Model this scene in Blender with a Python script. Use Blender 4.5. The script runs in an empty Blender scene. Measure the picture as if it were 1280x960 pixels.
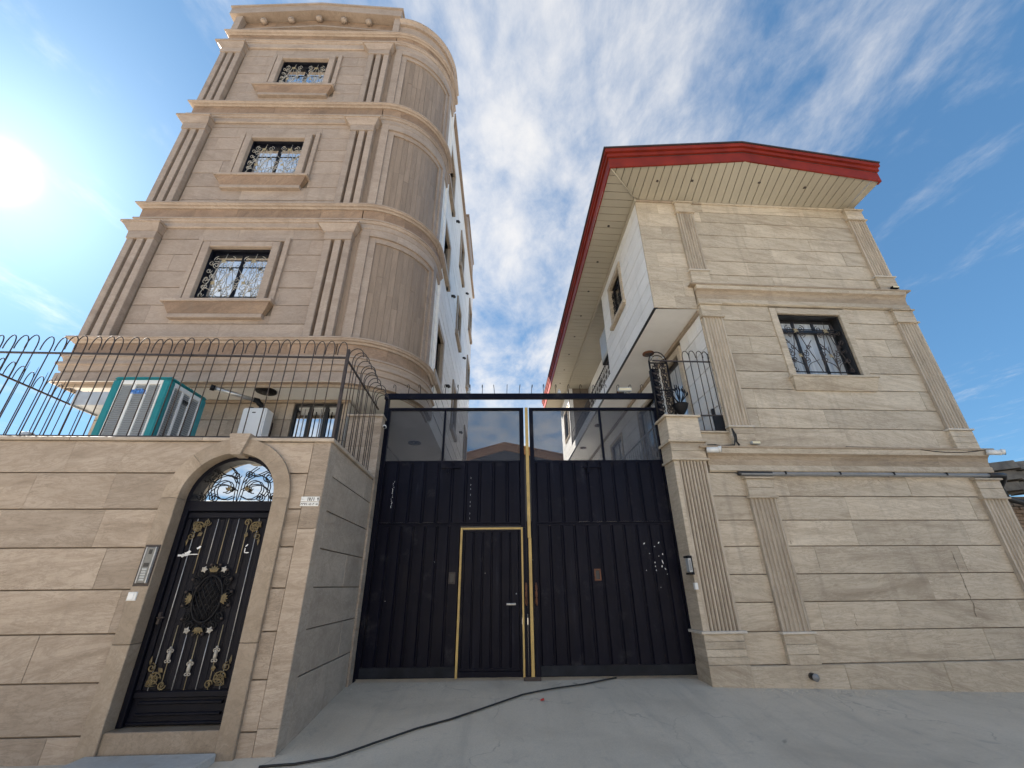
import bpy, bmesh, math, random
from mathutils import Vector, Matrix
random.seed(7)
R_ = math.radians
SC = bpy.context.scene
COL = SC.collection

# ------------------------------------------------------------------ camera
TH, RO, F = R_(25.403), R_(-0.5357), 531.3
fw = Vector((0, math.cos(TH), math.sin(TH))); rt = Vector((1, 0, 0)); up = rt.cross(fw)
r2 = rt * math.cos(RO) + up * math.sin(RO); u2 = -rt * math.sin(RO) + up * math.cos(RO)
cam = bpy.data.objects.new("camera", bpy.data.cameras.new("camera")); COL.objects.link(cam)
cam.matrix_world = Matrix(((r2.x, u2.x, -fw.x, 0), (r2.y, u2.y, -fw.y, 0), (r2.z, u2.z, -fw.z, 1.5), (0, 0, 0, 1)))
cam.data.sensor_width = 36; cam.data.lens = 36 * F / 1280
cam.data.clip_start = 0.05; cam.data.clip_end = 3000
SC.camera = cam

# ------------------------------------------------------------------ sky, sun, exposure
SUN = Vector((-0.7340, 0.4120, 0.5405)).normalized()
SUN_EL = math.asin(SUN.z); SUN_ROT = math.atan2(SUN.x, SUN.y)
SC.view_settings.view_transform = 'Standard'; SC.view_settings.look = 'None'
SC.view_settings.exposure = 1.85; SC.view_settings.gamma = 1.0

def N(nt, typ, **kw):
    n = nt.nodes.new(typ)
    for k, v in kw.items():
        if k.startswith('i_'):
            key = k[2:]; key = int(key) if key.isdigit() else key
            n.inputs[key].default_value = v
        else: setattr(n, k, v)
    return n
def M_(nt, op, a, b=None, clamp=False):
    n = nt.nodes.new('ShaderNodeMath'); n.operation = op; n.use_clamp = clamp
    for i, v in enumerate((a, b)):
        if v is None: continue
        if isinstance(v, (int, float)): n.inputs[i].default_value = v
        else: nt.links.new(v, n.inputs[i])
    return n.outputs[0]
def MIX(nt, f, a, b, blend='MIX'):
    n = nt.nodes.new('ShaderNodeMix'); n.data_type = 'RGBA'; n.blend_type = blend
    for s, v in ((n.inputs[0], f), (n.inputs[6], a), (n.inputs[7], b)):
        if isinstance(v, (int, float)): s.default_value = v
        elif isinstance(v, tuple): s.default_value = v if len(v) == 4 else (*v, 1)
        else: nt.links.new(v, s)
    return n.outputs[2]
def RAMP(nt, f, stops):
    n = nt.nodes.new('ShaderNodeValToRGB'); e = n.color_ramp.elements
    while len(e) < len(stops): e.new(0.5)
    for el, (p, c) in zip(e, stops):
        el.position = p; el.color = c if len(c) == 4 else (*c, 1)
    nt.links.new(f, n.inputs[0]); return n.outputs[0]
def NOISE(nt, vec, scale, detail=4, rough=0.55, dist=0.0):
    n = nt.nodes.new('ShaderNodeTexNoise')
    n.inputs['Scale'].default_value = scale; n.inputs['Detail'].default_value = detail
    n.inputs['Roughness'].default_value = rough; n.inputs['Distortion'].default_value = dist
    if vec is not None: nt.links.new(vec, n.inputs['Vector'])
    return n.outputs['Fac']

W = bpy.data.worlds.new("World"); SC.world = W; W.use_nodes = True
nt = W.node_tree; nt.nodes.clear()
sky = N(nt, 'ShaderNodeTexSky', sky_type='NISHITA', sun_disc=False, sun_elevation=SUN_EL, sun_rotation=SUN_ROT,
        altitude=600, air_density=1.0, dust_density=0.5, ozone_density=2.0)
tc = N(nt, 'ShaderNodeTexCoord')
sep = N(nt, 'ShaderNodeSeparateXYZ'); nt.links.new(tc.outputs['Generated'], sep.inputs[0])
zz = M_(nt, 'MAXIMUM', sep.outputs[2], 0.06)
px = M_(nt, 'DIVIDE', sep.outputs[0], zz); py = M_(nt, 'DIVIDE', sep.outputs[1], zz)
cmb = N(nt, 'ShaderNodeCombineXYZ'); nt.links.new(px, cmb.inputs[0]); nt.links.new(py, cmb.inputs[1])
mp = N(nt, 'ShaderNodeMapping'); mp.inputs['Rotation'].default_value = (0, 0, R_(24)); mp.inputs['Scale'].default_value = (1.3, 0.75, 1)
mp.inputs['Location'].default_value = (3.17, 1.4, 0)
nt.links.new(cmb.outputs[0], mp.inputs[0])
n1 = NOISE(nt, mp.outputs[0], 2.4, 9, 0.62, 0.35)
n2 = NOISE(nt, mp.outputs[0], 9.0, 6, 0.65, 0.2)
n3 = NOISE(nt, mp.outputs[0], 0.75, 3, 0.5, 0.0)
# a broad bank of cloud overhead, its unseen part bent to brighten the tower panes
bx = M_(nt, 'DIVIDE', M_(nt, 'SUBTRACT', M_(nt, 'SUBTRACT', px, M_(nt, 'MULTIPLY', M_(nt, 'MINIMUM', py, 0.0), 0.5)), 0.12), 0.62)
band = M_(nt, 'SUBTRACT', 0.13, M_(nt, 'MULTIPLY', M_(nt, 'MINIMUM', M_(nt, 'MULTIPLY', bx, bx), 2.2), 0.085))
dens = M_(nt, 'ADD', M_(nt, 'ADD', M_(nt, 'MULTIPLY', n1, 0.56), M_(nt, 'MULTIPLY', n2, 0.22)), M_(nt, 'MULTIPLY', n3, 0.26))
dens = M_(nt, 'ADD', dens, band)
mr = N(nt, 'ShaderNodeMapRange', interpolation_type='SMOOTHSTEP'); mr.inputs[1].default_value = 0.47; mr.inputs[2].default_value = 0.82
nt.links.new(dens, mr.inputs[0])
cl = mr.outputs[0]
dot = N(nt, 'ShaderNodeVectorMath', operation='DOT_PRODUCT'); dot.inputs[1].default_value = SUN
nrm = N(nt, 'ShaderNodeVectorMath', operation='NORMALIZE'); nt.links.new(tc.outputs['Generated'], nrm.inputs[0])
nt.links.new(nrm.outputs[0], dot.inputs[0])
dp = M_(nt, 'MAXIMUM', dot.outputs['Value'], 0.0)
fwd = M_(nt, 'ADD', M_(nt, 'MULTIPLY', M_(nt, 'POWER', dp, 10.0), 1.2), 3.95)      # clouds scatter forward: brighter near the sun
ccol = N(nt, 'ShaderNodeVectorMath', operation='SCALE'); ccol.inputs[0].default_value = (1.04, 1.0, 0.95); nt.links.new(fwd, ccol.inputs[3])
gm = N(nt, 'ShaderNodeGamma'); gm.inputs[1].default_value = 0.55; nt.links.new(sky.outputs[0], gm.inputs[0])
skyc = MIX(nt, 1.0, gm.outputs[0], (0.50, 0.90, 1.26), 'MULTIPLY')
mixc = MIX(nt, M_(nt, 'MULTIPLY', cl, 0.82), skyc, ccol.outputs[0])
# thin high haze lit by the sun round it
aur = M_(nt, 'ADD', M_(nt, 'MULTIPLY', M_(nt, 'POWER', dp, 3500.0), 30.0), M_(nt, 'MULTIPLY', M_(nt, 'POWER', dp, 150.0), 1.1))
aur = M_(nt, 'ADD', aur, M_(nt, 'MULTIPLY', M_(nt, 'ADD', M_(nt, 'MULTIPLY', M_(nt, 'POWER', dp, 45.0), 1.7), M_(nt, 'POWER', dp, 12.0)), 0.4))
acol = N(nt, 'ShaderNodeVectorMath', operation='SCALE'); acol.inputs[0].default_value = (0.92, 1.0, 1.05); nt.links.new(aur, acol.inputs[3])
addn = N(nt, 'ShaderNodeVectorMath', operation='ADD'); nt.links.new(mixc, addn.inputs[0]); nt.links.new(acol.outputs[0], addn.inputs[1])
bg = N(nt, 'ShaderNodeBackground'); bg.inputs[1].default_value = 0.074
nt.links.new(addn.outputs[0], bg.inputs[0])
wo = N(nt, 'ShaderNodeOutputWorld'); nt.links.new(bg.outputs[0], wo.inputs[0])

sun = bpy.data.objects.new("sun", bpy.data.lights.new("sun", 'SUN')); COL.objects.link(sun)
sun.data.energy = 5.0; sun.data.angle = R_(0.53); sun.data.color = (1.0, 0.94, 0.85)
sun.rotation_euler = (-SUN).to_track_quat('-Z', 'Y').to_euler()
sun.location = SUN * 60

# ------------------------------------------------------------------ materials
def new_mat(name):
    m = bpy.data.materials.new(name); m.use_nodes = True
    nt = m.node_tree; b = nt.nodes['Principled BSDF']
    return m, nt, b
def plain(name, col, rough=0.5, metal=0.0, var=0.12, scale=6.0, bump=0.0, spec=0.5):
    m, nt, b = new_mat(name)
    tc = N(nt, 'ShaderNodeTexCoord'); f = NOISE(nt, tc.outputs['Object'], scale, 5, 0.6)
    lo = tuple(c * (1 - var) for c in col); hi = tuple(min(1, c * (1 + var)) for c in col)
    c = RAMP(nt, f, [(0.3, lo), (0.7, hi)]); nt.links.new(c, b.inputs['Base Color'])
    rr = N(nt, 'ShaderNodeMapRange'); rr.inputs[3].default_value = rough * 0.8; rr.inputs[4].default_value = min(1, rough * 1.2)
    nt.links.new(f, rr.inputs[0]); nt.links.new(rr.outputs[0], b.inputs['Roughness'])
    b.inputs['Metallic'].default_value = metal; b.inputs['Specular IOR Level'].default_value = spec
    if bump:
        f2 = NOISE(nt, tc.outputs['Object'], scale * 12, 4, 0.6)
        bp = N(nt, 'ShaderNodeBump'); bp.inputs['Strength'].default_value = bump; bp.inputs['Distance'].default_value = 0.01
        nt.links.new(f2, bp.inputs['Height']); nt.links.new(bp.outputs[0], b.inputs['Normal'])
    return m
def stone(name, light, mid, dark, vein=(0.5, 3.2), tilt=0.06, rtilt=0.12, contrast=1.0, rough=0.5, vary=0.16, vertical=False, dirt=0.35):
    """Sawn travertine: bedded bands, wandering veins and fine pits, different on every slab."""
    m, nt, b = new_mat(name)
    tc = N(nt, 'ShaderNodeTexCoord'); oi = N(nt, 'ShaderNodeObjectInfo')
    rnd = oi.outputs['Random']
    off = N(nt, 'ShaderNodeCombineXYZ')
    nt.links.new(M_(nt, 'MULTIPLY', rnd, 37.0), off.inputs[0]); nt.links.new(M_(nt, 'MULTIPLY', rnd, 91.0), off.inputs[1]); nt.links.new(M_(nt, 'MULTIPLY', rnd, 61.0), off.inputs[2])
    rot = N(nt, 'ShaderNodeVectorRotate', rotation_type='Y_AXIS')
    nt.links.new(tc.outputs['Object'], rot.inputs['Vector'])
    nt.links.new(M_(nt, 'ADD', tilt, M_(nt, 'MULTIPLY', M_(nt, 'SUBTRACT', M_(nt, 'FRACT', M_(nt, 'MULTIPLY', rnd, 13.7)), 0.5), 2 * rtilt)), rot.inputs['Angle'])
    add = N(nt, 'ShaderNodeVectorMath', operation='ADD'); nt.links.new(rot.outputs[0], add.inputs[0]); nt.links.new(off.outputs[0], add.inputs[1])
    mp = N(nt, 'ShaderNodeMapping'); s = vein
    mp.inputs['Scale'].default_value = (s[1], s[1], s[0]) if vertical else (s[0], s[0], s[1])
    nt.links.new(add.outputs[0], mp.inputs[0])
    a = NOISE(nt, mp.outputs[0], 1.6, 7, 0.62, 0.9)
    v = NOISE(nt, mp.outputs[0], 3.4, 9, 0.68, 1.6)
    fine = NOISE(nt, add.outputs[0], 55, 4, 0.7)
    cloud = NOISE(nt, add.outputs[0], 0.8, 3, 0.5)
    k = 0.13 / contrast
    cloudn = NOISE(nt, add.outputs[0], 1.7, 4, 0.6, 0.5)
    c1 = RAMP(nt, a, [(0.5 - 2 * k, dark), (0.5 - 0.3 * k, mid), (0.5 + 1.2 * k, light)])
    v3 = NOISE(nt, mp.outputs[0], 7.5, 10, 0.72, 2.2)
    vn = M_(nt, 'ABSOLUTE', M_(nt, 'SUBTRACT', v, 0.5))
    vf = N(nt, 'ShaderNodeMapRange', interpolation_type='SMOOTHSTEP'); vf.inputs[1].default_value = 0.0; vf.inputs[2].default_value = 0.055; vf.inputs[3].default_value = 0.42 * contrast; vf.inputs[4].default_value = 0.0
    nt.links.new(vn, vf.inputs[0])
    c2 = MIX(nt, vf.outputs[0], c1, dark)
    vf3 = N(nt, 'ShaderNodeMapRange', interpolation_type='SMOOTHSTEP'); vf3.inputs[1].default_value = 0.0; vf3.inputs[2].default_value = 0.03; vf3.inputs[3].default_value = 0.75 * contrast; vf3.inputs[4].default_value = 0.0
    nt.links.new(M_(nt, 'ABSOLUTE', M_(nt, 'SUBTRACT', v3, 0.47)), vf3.inputs[0])
    c2 = MIX(nt, M_(nt, 'MULTIPLY', vf3.outputs[0], M_(nt, 'MULTIPLY', M_(nt, 'SUBTRACT', cloudn, 0.42, True), 4.0, True)), c2, tuple(x * 0.75 for x in dark))
    vf4 = N(nt, 'ShaderNodeMapRange', interpolation_type='SMOOTHSTEP'); vf4.inputs[1].default_value = 0.56; vf4.inputs[2].default_value = 0.72; vf4.inputs[4].default_value = 0.7
    nt.links.new(v3, vf4.inputs[0]); c2 = MIX(nt, vf4.outputs[0], c2, tuple(min(0.9, x * 1.13) for x in light))
    c3 = MIX(nt, M_(nt, 'MULTIPLY', M_(nt, 'SUBTRACT', fine, 0.35, True), 0.35), c2, tuple(x * 0.62 for x in dark))
    # slab to slab difference of shade
    sh = M_(nt, 'ADD', 1.0 - vary / 2, M_(nt, 'MULTIPLY', M_(nt, 'FRACT', M_(nt, 'MULTIPLY', rnd, 7.31)), vary))
    sh = M_(nt, 'MULTIPLY', sh, M_(nt, 'ADD', 0.88, M_(nt, 'MULTIPLY', cloud, 0.24)))
    sc = N(nt, 'ShaderNodeVectorMath', operation='SCALE'); nt.links.new(c3, sc.inputs[0]); nt.links.new(sh, sc.inputs[3])
    # rain and dust streaks
    mp2 = N(nt, 'ShaderNodeMapping'); mp2.inputs['Scale'].default_value = (5.5, 5.5, 0.5); nt.links.new(tc.outputs['Object'], mp2.inputs[0])
    st = NOISE(nt, mp2.outputs[0], 1.0, 6, 0.6)
    sf = N(nt, 'ShaderNodeMapRange', interpolation_type='SMOOTHSTEP'); sf.inputs[1].default_value = 0.52; sf.inputs[2].default_value = 0.78; sf.inputs[4].default_value = dirt
    nt.links.new(st, sf.inputs[0])
    c4 = MIX(nt, sf.outputs[0], sc.outputs[0], (0.20, 0.16, 0.125))
    nt.links.new(c4, b.inputs['Base Color'])
    rr = N(nt, 'ShaderNodeMapRange'); rr.inputs[3].default_value = rough - 0.1; rr.inputs[4].default_value = rough + 0.2
    nt.links.new(v, rr.inputs[0]); nt.links.new(rr.outputs[0], b.inputs['Roughness'])
    b.inputs['Specular IOR Level'].default_value = 0.35
    bp = N(nt, 'ShaderNodeBump'); bp.inputs['Strength'].default_value = 0.35; bp.inputs['Distance'].default_value = 0.005
    nt.links.new(M_(nt, 'ADD', fine, M_(nt, 'MULTIPLY', v, 0.7)), bp.inputs['Height']); nt.links.new(bp.outputs[0], b.inputs['Normal'])
    return m

MT = {}
MT['stone_wall'] = stone('wall travertine', (0.45, 0.37, 0.295), (0.39, 0.315, 0.245), (0.24, 0.185, 0.135), (0.5, 2.6), 0.1, 0.14, 1.0, vary=0.24)
MT['stone_trim'] = stone('trim travertine', (0.40, 0.325, 0.25), (0.34, 0.27, 0.20), (0.22, 0.17, 0.12), (1.2, 1.6), 0.3, 0.6, 0.8, 0.38)
MT['stone_house'] = stone('house travertine', (0.59, 0.51, 0.40), (0.52, 0.44, 0.335), (0.32, 0.255, 0.185), (0.42, 2.7), -0.12, 0.22, 1.05, vary=0.22)
MT['stone_flute'] = stone('fluted travertine', (0.57, 0.49, 0.39), (0.48, 0.405, 0.315), (0.28, 0.225, 0.17), (0.4, 6.0), 0, 0.05, 1.1, vertical=True)
MT['stone_tower'] = stone('tower travertine', (0.425, 0.345, 0.285), (0.37, 0.295, 0.24), (0.25, 0.19, 0.15), (0.7, 1.9), 0.0, 0.3, 0.75, vary=0.14, dirt=0.4)
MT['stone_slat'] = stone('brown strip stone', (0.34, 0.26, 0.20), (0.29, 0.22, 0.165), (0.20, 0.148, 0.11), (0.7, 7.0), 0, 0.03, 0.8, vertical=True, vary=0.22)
MT['stone_frieze'] = stone('brown frieze marble', (0.36, 0.25, 0.17), (0.29, 0.195, 0.13), (0.18, 0.12, 0.08), (1.0, 2.6), 0.3, 0.8, 1.0, 0.38, vary=0.26)
MT['stone_grey'] = stone('grey passage stone', (0.50, 0.425, 0.345), (0.43, 0.36, 0.29), (0.28, 0.225, 0.175), (0.8, 1.8), 0.3, 0.5, 0.8)
MT['stone_white'] = stone('white facing stone', (0.86, 0.86, 0.85), (0.82, 0.81, 0.79), (0.68, 0.66, 0.62), (0.4, 2.4), 0, 0.1, 0.5, vary=0.08, dirt=0.12)
MT['stone_pale'] = stone('pale moulding stone', (0.66, 0.61, 0.54), (0.60, 0.55, 0.475), (0.45, 0.40, 0.33), (0.6, 2.4), 0, 0.2, 0.7)
MT['stone_cove_shade'] = stone('shaded brown cove stone', (0.44, 0.355, 0.26), (0.37, 0.29, 0.205), (0.24, 0.18, 0.12), (0.4, 2.4), 0, 0.15, 1.1, vary=0.26)  # brown stone darkened further: shade of the band's cove put into the colour
MT['stone_step'] = stone('pale step stone', (0.50, 0.51, 0.50), (0.45, 0.455, 0.44), (0.36, 0.35, 0.33), (1.4, 1.4), 0, 1.0, 0.6, 0.45)
MT['mortar'] = plain('joint mortar', (0.17, 0.135, 0.10), 0.9, var=0.2, bump=0.3)
MT['mortar_white'] = plain('grey joint mortar', (0.25, 0.24, 0.23), 0.9)
MT['plaster'] = plain('white soffit plaster', (0.82, 0.81, 0.79), 0.7, var=0.06, scale=1.5, bump=0.15)
MT['plaster_w'] = plain('warm wall plaster', (0.60, 0.55, 0.49), 0.8, var=0.1, scale=1.0, bump=0.2)
MT['plaster_d'] = plain('grey painted plaster', (0.42, 0.42, 0.41), 0.75, var=0.1, scale=1.2, bump=0.2)
MT['pvc'] = plain('cream soffit slats', (0.37, 0.335, 0.265), 0.42, var=0.06, scale=1.0)
MT['red'] = plain('red painted metal', (0.20, 0.020, 0.009), 0.55, var=0.25, scale=2.5, spec=0.25)
MT['darkroof'] = plain('dark roofing sheet', (0.05, 0.035, 0.035), 0.5)
MT['iron'] = plain('black iron', (0.009, 0.009, 0.011), 0.5, var=0.3, scale=9, bump=0.1, spec=0.2)
MT['iron_brown'] = plain('weathered brown iron', (0.04, 0.029, 0.026), 0.55, var=0.35, scale=9, bump=0.15)
MT['gold'] = plain('old gold paint', (0.17, 0.13, 0.065), 0.55, 0.3, var=0.35, scale=20)
MT['silver'] = plain('silver paint', (0.46, 0.46, 0.46), 0.45, 0.4, var=0.25, scale=20)
MT['bar_gold'] = plain('gilded bar', (0.34, 0.28, 0.17), 0.5, 0.3, var=0.2, scale=15)
MT['scroll'] = plain('greyed iron scroll', (0.44, 0.41, 0.36), 0.5, 0.3, var=0.3, scale=15)
MT['yellow'] = plain('yellow gate trim paint', (0.50, 0.34, 0.11), 0.45, var=0.22, scale=5)
MT['rust'] = plain('rusty steel', (0.15, 0.065, 0.035), 0.75, 0.1, var=0.4, scale=16, bump=0.3)
MT['teal'] = plain('teal plastic', (0.01, 0.20, 0.225), 0.4, var=0.12)
MT['pad'] = plain('silver louvre', (0.42, 0.44, 0.45), 0.42, 0.25, var=0.12, scale=3)
MT['steel'] = plain('brushed steel', (0.15, 0.155, 0.155), 0.4, 0.5, var=0.15, scale=30)
MT['pad_dark'] = plain('cooler pad', (0.17, 0.18, 0.18), 0.8, var=0.3, scale=30)
MT['white'] = plain('white enamel', (0.80, 0.81, 0.82), 0.3, var=0.03)
MT['whiteplastic'] = plain('white plastic', (0.74, 0.75, 0.74), 0.4, var=0.05)
MT['grey_pipe'] = plain('grey pipe', (0.22, 0.225, 0.23), 0.4, var=0.15)
MT['chrome'] = plain('aluminium flue', (0.55, 0.55, 0.55), 0.3, 0.8, var=0.1)
MT['galv'] = plain('galvanised duct', (0.50, 0.52, 0.54), 0.42, 0.4, var=0.15, scale=4)
MT['black'] = plain('black plastic', (0.015, 0.015, 0.017), 0.4)
MT['blue'] = plain('blue print', (0.06, 0.20, 0.55), 0.4, var=0.25, scale=30)
MT['cable'] = plain('black rubber', (0.012, 0.012, 0.012), 0.6)
MT['brownroof'] = plain('brown roof trim', (0.33, 0.17, 0.06), 0.5, var=0.2, scale=2)
MT['darkwall'] = plain('dark sheet wall', (0.035, 0.037, 0.045), 0.6)
MT['lampglass'] = plain('cream lamp lens', (0.70, 0.62, 0.42), 0.3)
MT['redpaper'] = plain('red paper', (0.5, 0.03, 0.03), 0.6)
MT['dark_interior'] = plain('dark door leaf', (0.02, 0.02, 0.023), 0.4)

def glass_mat():
    m, nt, b = new_mat('window glass')
    b.inputs['Base Color'].default_value = (0.012, 0.014, 0.017, 1); b.inputs['Roughness'].default_value = 0.03
    b.inputs['IOR'].default_value = 1.9; b.inputs['Coat Weight'].default_value = 0.6; b.inputs['Coat IOR'].default_value = 1.6; b.inputs['Coat Roughness'].default_value = 0.02
    tc = N(nt, 'ShaderNodeTexCoord'); f = NOISE(nt, tc.outputs['Object'], 1.3, 2)
    bp = N(nt, 'ShaderNodeBump'); bp.inputs['Strength'].default_value = 0.06; bp.inputs['Distance'].default_value = 0.02
    nt.links.new(f, bp.inputs['Height']); nt.links.new(bp.outputs[0], b.inputs['Normal']); return m
MT['glass'] = glass_mat()
def frost_mat():
    m, nt, b = new_mat('curtained window glass')
    tc = N(nt, 'ShaderNodeTexCoord')
    mp = N(nt, 'ShaderNodeMapping'); mp.inputs['Scale'].default_value = (14, 14, 0.4); nt.links.new(tc.outputs['Object'], mp.inputs[0])
    f = NOISE(nt, mp.outputs[0], 1.5, 3)
    nt.links.new(RAMP(nt, f, [(0.35, (0.30, 0.33, 0.36)), (0.65, (0.52, 0.55, 0.58))]), b.inputs['Base Color'])
    b.inputs['Roughness'].default_value = 0.08; b.inputs['IOR'].default_value = 1.7
    b.inputs['Coat Weight'].default_value = 0.5; return m
MT['frost'] = frost_mat()
def mesh_mat():
    m, nt, b = new_mat('fine wire mesh')
    b.inputs['Base Color'].default_value = (0.03, 0.036, 0.052, 1); b.inputs['Roughness'].default_value = 0.5
    tc = N(nt, 'ShaderNodeTexCoord'); f = NOISE(nt, tc.outputs['Object'], 1.2, 3)
    rr = N(nt, 'ShaderNodeMapRange'); rr.inputs[3].default_value = 0.44; rr.inputs[4].default_value = 0.58
    nt.links.new(f, rr.inputs[0])
    tr = N(nt, 'ShaderNodeBsdfTransparent'); mx = N(nt, 'ShaderNodeMixShader')
    nt.links.new(rr.outputs[0], mx.inputs[0]); nt.links.new(tr.outputs[0], mx.inputs[1]); nt.links.new(b.outputs[0], mx.inputs[2])
    nt.links.new(mx.outputs[0], nt.nodes['Material Output'].inputs[0]); return m
MT['mesh'] = mesh_mat()
def gate_mat():
    m, nt, b = new_mat('black gate paint')
    tc = N(nt, 'ShaderNodeTexCoord'); oi = N(nt, 'ShaderNodeObjectInfo')
    mp = N(nt, 'ShaderNodeMapping'); mp.inputs['Scale'].default_value = (7, 7, 0.7); nt.links.new(tc.outputs['Object'], mp.inputs[0])
    f = NOISE(nt, mp.outputs[0], 1.6, 7, 0.65); g = NOISE(nt, tc.outputs['Object'], 2.2, 6, 0.7); h = NOISE(nt, tc.outputs['Object'], 60, 3, 0.6)
    c = RAMP(nt, f, [(0.3, (0.0020, 0.0022, 0.0075)), (0.62, (0.0040, 0.0044, 0.012)), (0.85, (0.026, 0.029, 0.042))])
    sp = N(nt, 'ShaderNodeMapRange', interpolation_type='SMOOTHSTEP'); sp.inputs[1].default_value = 0.55; sp.inputs[2].default_value = 0.8; sp.inputs[4].default_value = 0.5
    nt.links.new(g, sp.inputs[0])
    c = MIX(nt, M_(nt, 'MULTIPLY', sp.outputs[0], h), c, (0.15, 0.14, 0.13))
    nt.links.new(c, b.inputs['Base Color'])
    nt.links.new(RAMP(nt, g, [(0.3, (0.36,) * 3), (0.7, (0.58,) * 3)]), b.inputs['Roughness'])
    b.inputs['Specular IOR Level'].default_value = 0.13
    bp = N(nt, 'ShaderNodeBump'); bp.inputs['Strength'].default_value = 0.3; bp.inputs['Distance'].default_value = 0.02
    nt.links.new(g, bp.inputs['Height']); nt.links.new(bp.outputs[0], b.inputs['Normal']); return m
MT['navy'] = plain('dark blue black paint', (0.005, 0.0055, 0.011), 0.5, var=0.3, scale=6, spec=0.16)
MT['gate'] = gate_mat()
MT['gate_dusty'] = plain('dusty black paint', (0.016, 0.0175, 0.022), 0.7, var=0.5, scale=4, bump=0.2, spec=0.2)
def ground_mat():
    m, nt, b = new_mat('worn concrete street')
    tc = N(nt, 'ShaderNodeTexCoord'); v = tc.outputs['Object']
    a = NOISE(nt, v, 0.7, 8, 0.62, 0.6); f = NOISE(nt, v, 40, 6, 0.7); g = NOISE(nt, v, 3.0, 7, 0.65, 1.0); grit = NOISE(nt, v, 240, 2, 0.6)
    c = RAMP(nt, a, [(0.3, (0.50, 0.435, 0.345)), (0.5, (0.62, 0.545, 0.435)), (0.72, (0.68, 0.60, 0.485))])
    c = MIX(nt, M_(nt, 'MULTIPLY', M_(nt, 'SUBTRACT', f, 0.3, True), 0.7), c, (0.33, 0.31, 0.275))
    s = N(nt, 'ShaderNodeMapRange', interpolation_type='SMOOTHSTEP'); s.inputs[1].default_value = 0.56; s.inputs[2].default_value = 0.74; s.inputs[4].default_value = 0.6
    nt.links.new(g, s.inputs[0]); c = MIX(nt, s.outputs[0], c, (0.36, 0.33, 0.285))
    s2 = N(nt, 'ShaderNodeMapRange', interpolation_type='SMOOTHSTEP'); s2.inputs[1].default_value = 0.66; s2.inputs[2].default_value = 0.72; s2.inputs[4].default_value = 0.55
    nt.links.new(grit, s2.inputs[0]); c = MIX(nt, s2.outputs[0], c, (0.40, 0.38, 0.35))
    wv = N(nt, 'ShaderNodeVectorMath', operation='ADD'); nt.links.new(v, wv.inputs[0])
    nv = N(nt, 'ShaderNodeTexNoise'); nv.inputs['Scale'].default_value = 1.8; nv.inputs['Detail'].default_value = 6; nt.links.new(v, nv.inputs['Vector'])
    sv = N(nt, 'ShaderNodeVectorMath', operation='SCALE'); nt.links.new(nv.outputs['Color'], sv.inputs[0]); sv.inputs[3].default_value = 0.7; nt.links.new(sv.outputs[0], wv.inputs[1])
    vo = N(nt, 'ShaderNodeTexVoronoi', feature='DISTANCE_TO_EDGE'); vo.inputs['Scale'].default_value = 0.42; nt.links.new(wv.outputs[0], vo.inputs['Vector'])
    ck = N(nt, 'ShaderNodeMapRange', interpolation_type='SMOOTHSTEP'); ck.inputs[1].default_value = 0.0; ck.inputs[2].default_value = 0.006; ck.inputs[3].default_value = 0.35; ck.inputs[4].default_value = 0.0
    nt.links.new(vo.outputs['Distance'], ck.inputs[0])
    crack = M_(nt, 'MULTIPLY', ck.outputs[0], M_(nt, 'MULTIPLY', M_(nt, 'SUBTRACT', a, 0.44, True), 8.0, True))
    c = MIX(nt, crack, c, (0.12, 0.11, 0.095))
    ms = N(nt, 'ShaderNodeMapping'); ms.inputs['Rotation'].default_value = (0, 0, 0.12); ms.inputs['Scale'].default_value = (4.0, 0.35, 1); nt.links.new(v, ms.inputs[0])
    ty = NOISE(nt, ms.outputs[0], 1.0, 5, 0.6, 0.3); tm = N(nt, 'ShaderNodeMapRange', interpolation_type='SMOOTHSTEP'); tm.inputs[1].default_value = 0.5; tm.inputs[2].default_value = 0.75; tm.inputs[4].default_value = 0.28
    nt.links.new(ty, tm.inputs[0]); c = MIX(nt, tm.outputs[0], c, (0.26, 0.245, 0.215))
    oil = NOISE(nt, v, 1.35, 3, 0.5, 1.5); om = N(nt, 'ShaderNodeMapRange', interpolation_type='SMOOTHSTEP'); om.inputs[1].default_value = 0.70; om.inputs[2].default_value = 0.76; om.inputs[4].default_value = 0.6
    nt.links.new(oil, om.inputs[0]); c = MIX(nt, om.outputs[0], c, (0.16, 0.145, 0.12))
    nt.links.new(c, b.inputs['Base Color'])
    nt.links.new(RAMP(nt, g, [(0.3, (0.62,) * 3), (0.7, (0.9,) * 3)]), b.inputs['Roughness'])
    bp = N(nt, 'ShaderNodeBump'); bp.inputs['Strength'].default_value = 0.5; bp.inputs['Distance'].default_value = 0.012
    nt.links.new(M_(nt, 'SUBTRACT', M_(nt, 'ADD', M_(nt, 'ADD', f, M_(nt, 'MULTIPLY', grit, 0.4)), M_(nt, 'MULTIPLY', g, 1.2)), M_(nt, 'MULTIPLY', crack, 1.5)), bp.inputs['Height']); nt.links.new(bp.outputs[0], b.inputs['Normal']); return m
MT['ground'] = ground_mat()
def brick_mat():
    m, nt, b = new_mat('old brick')
    tc = N(nt, 'ShaderNodeTexCoord'); oi = N(nt, 'ShaderNodeObjectInfo')
    f = NOISE(nt, tc.outputs['Object'], 5, 6, 0.7)
    c = RAMP(nt, f, [(0.3, (0.13, 0.085, 0.055)), (0.5, (0.24, 0.165, 0.11)), (0.7, (0.33, 0.26, 0.19))])
    nt.links.new(c, b.inputs['Base Color']); b.inputs['Roughness'].default_value = 0.9; return m
MT['brick'] = brick_mat()
MT['old_slab'] = plain('weathered grey slab', (0.15, 0.135, 0.115), 0.9, var=0.45, scale=5, bump=0.6)

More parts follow.
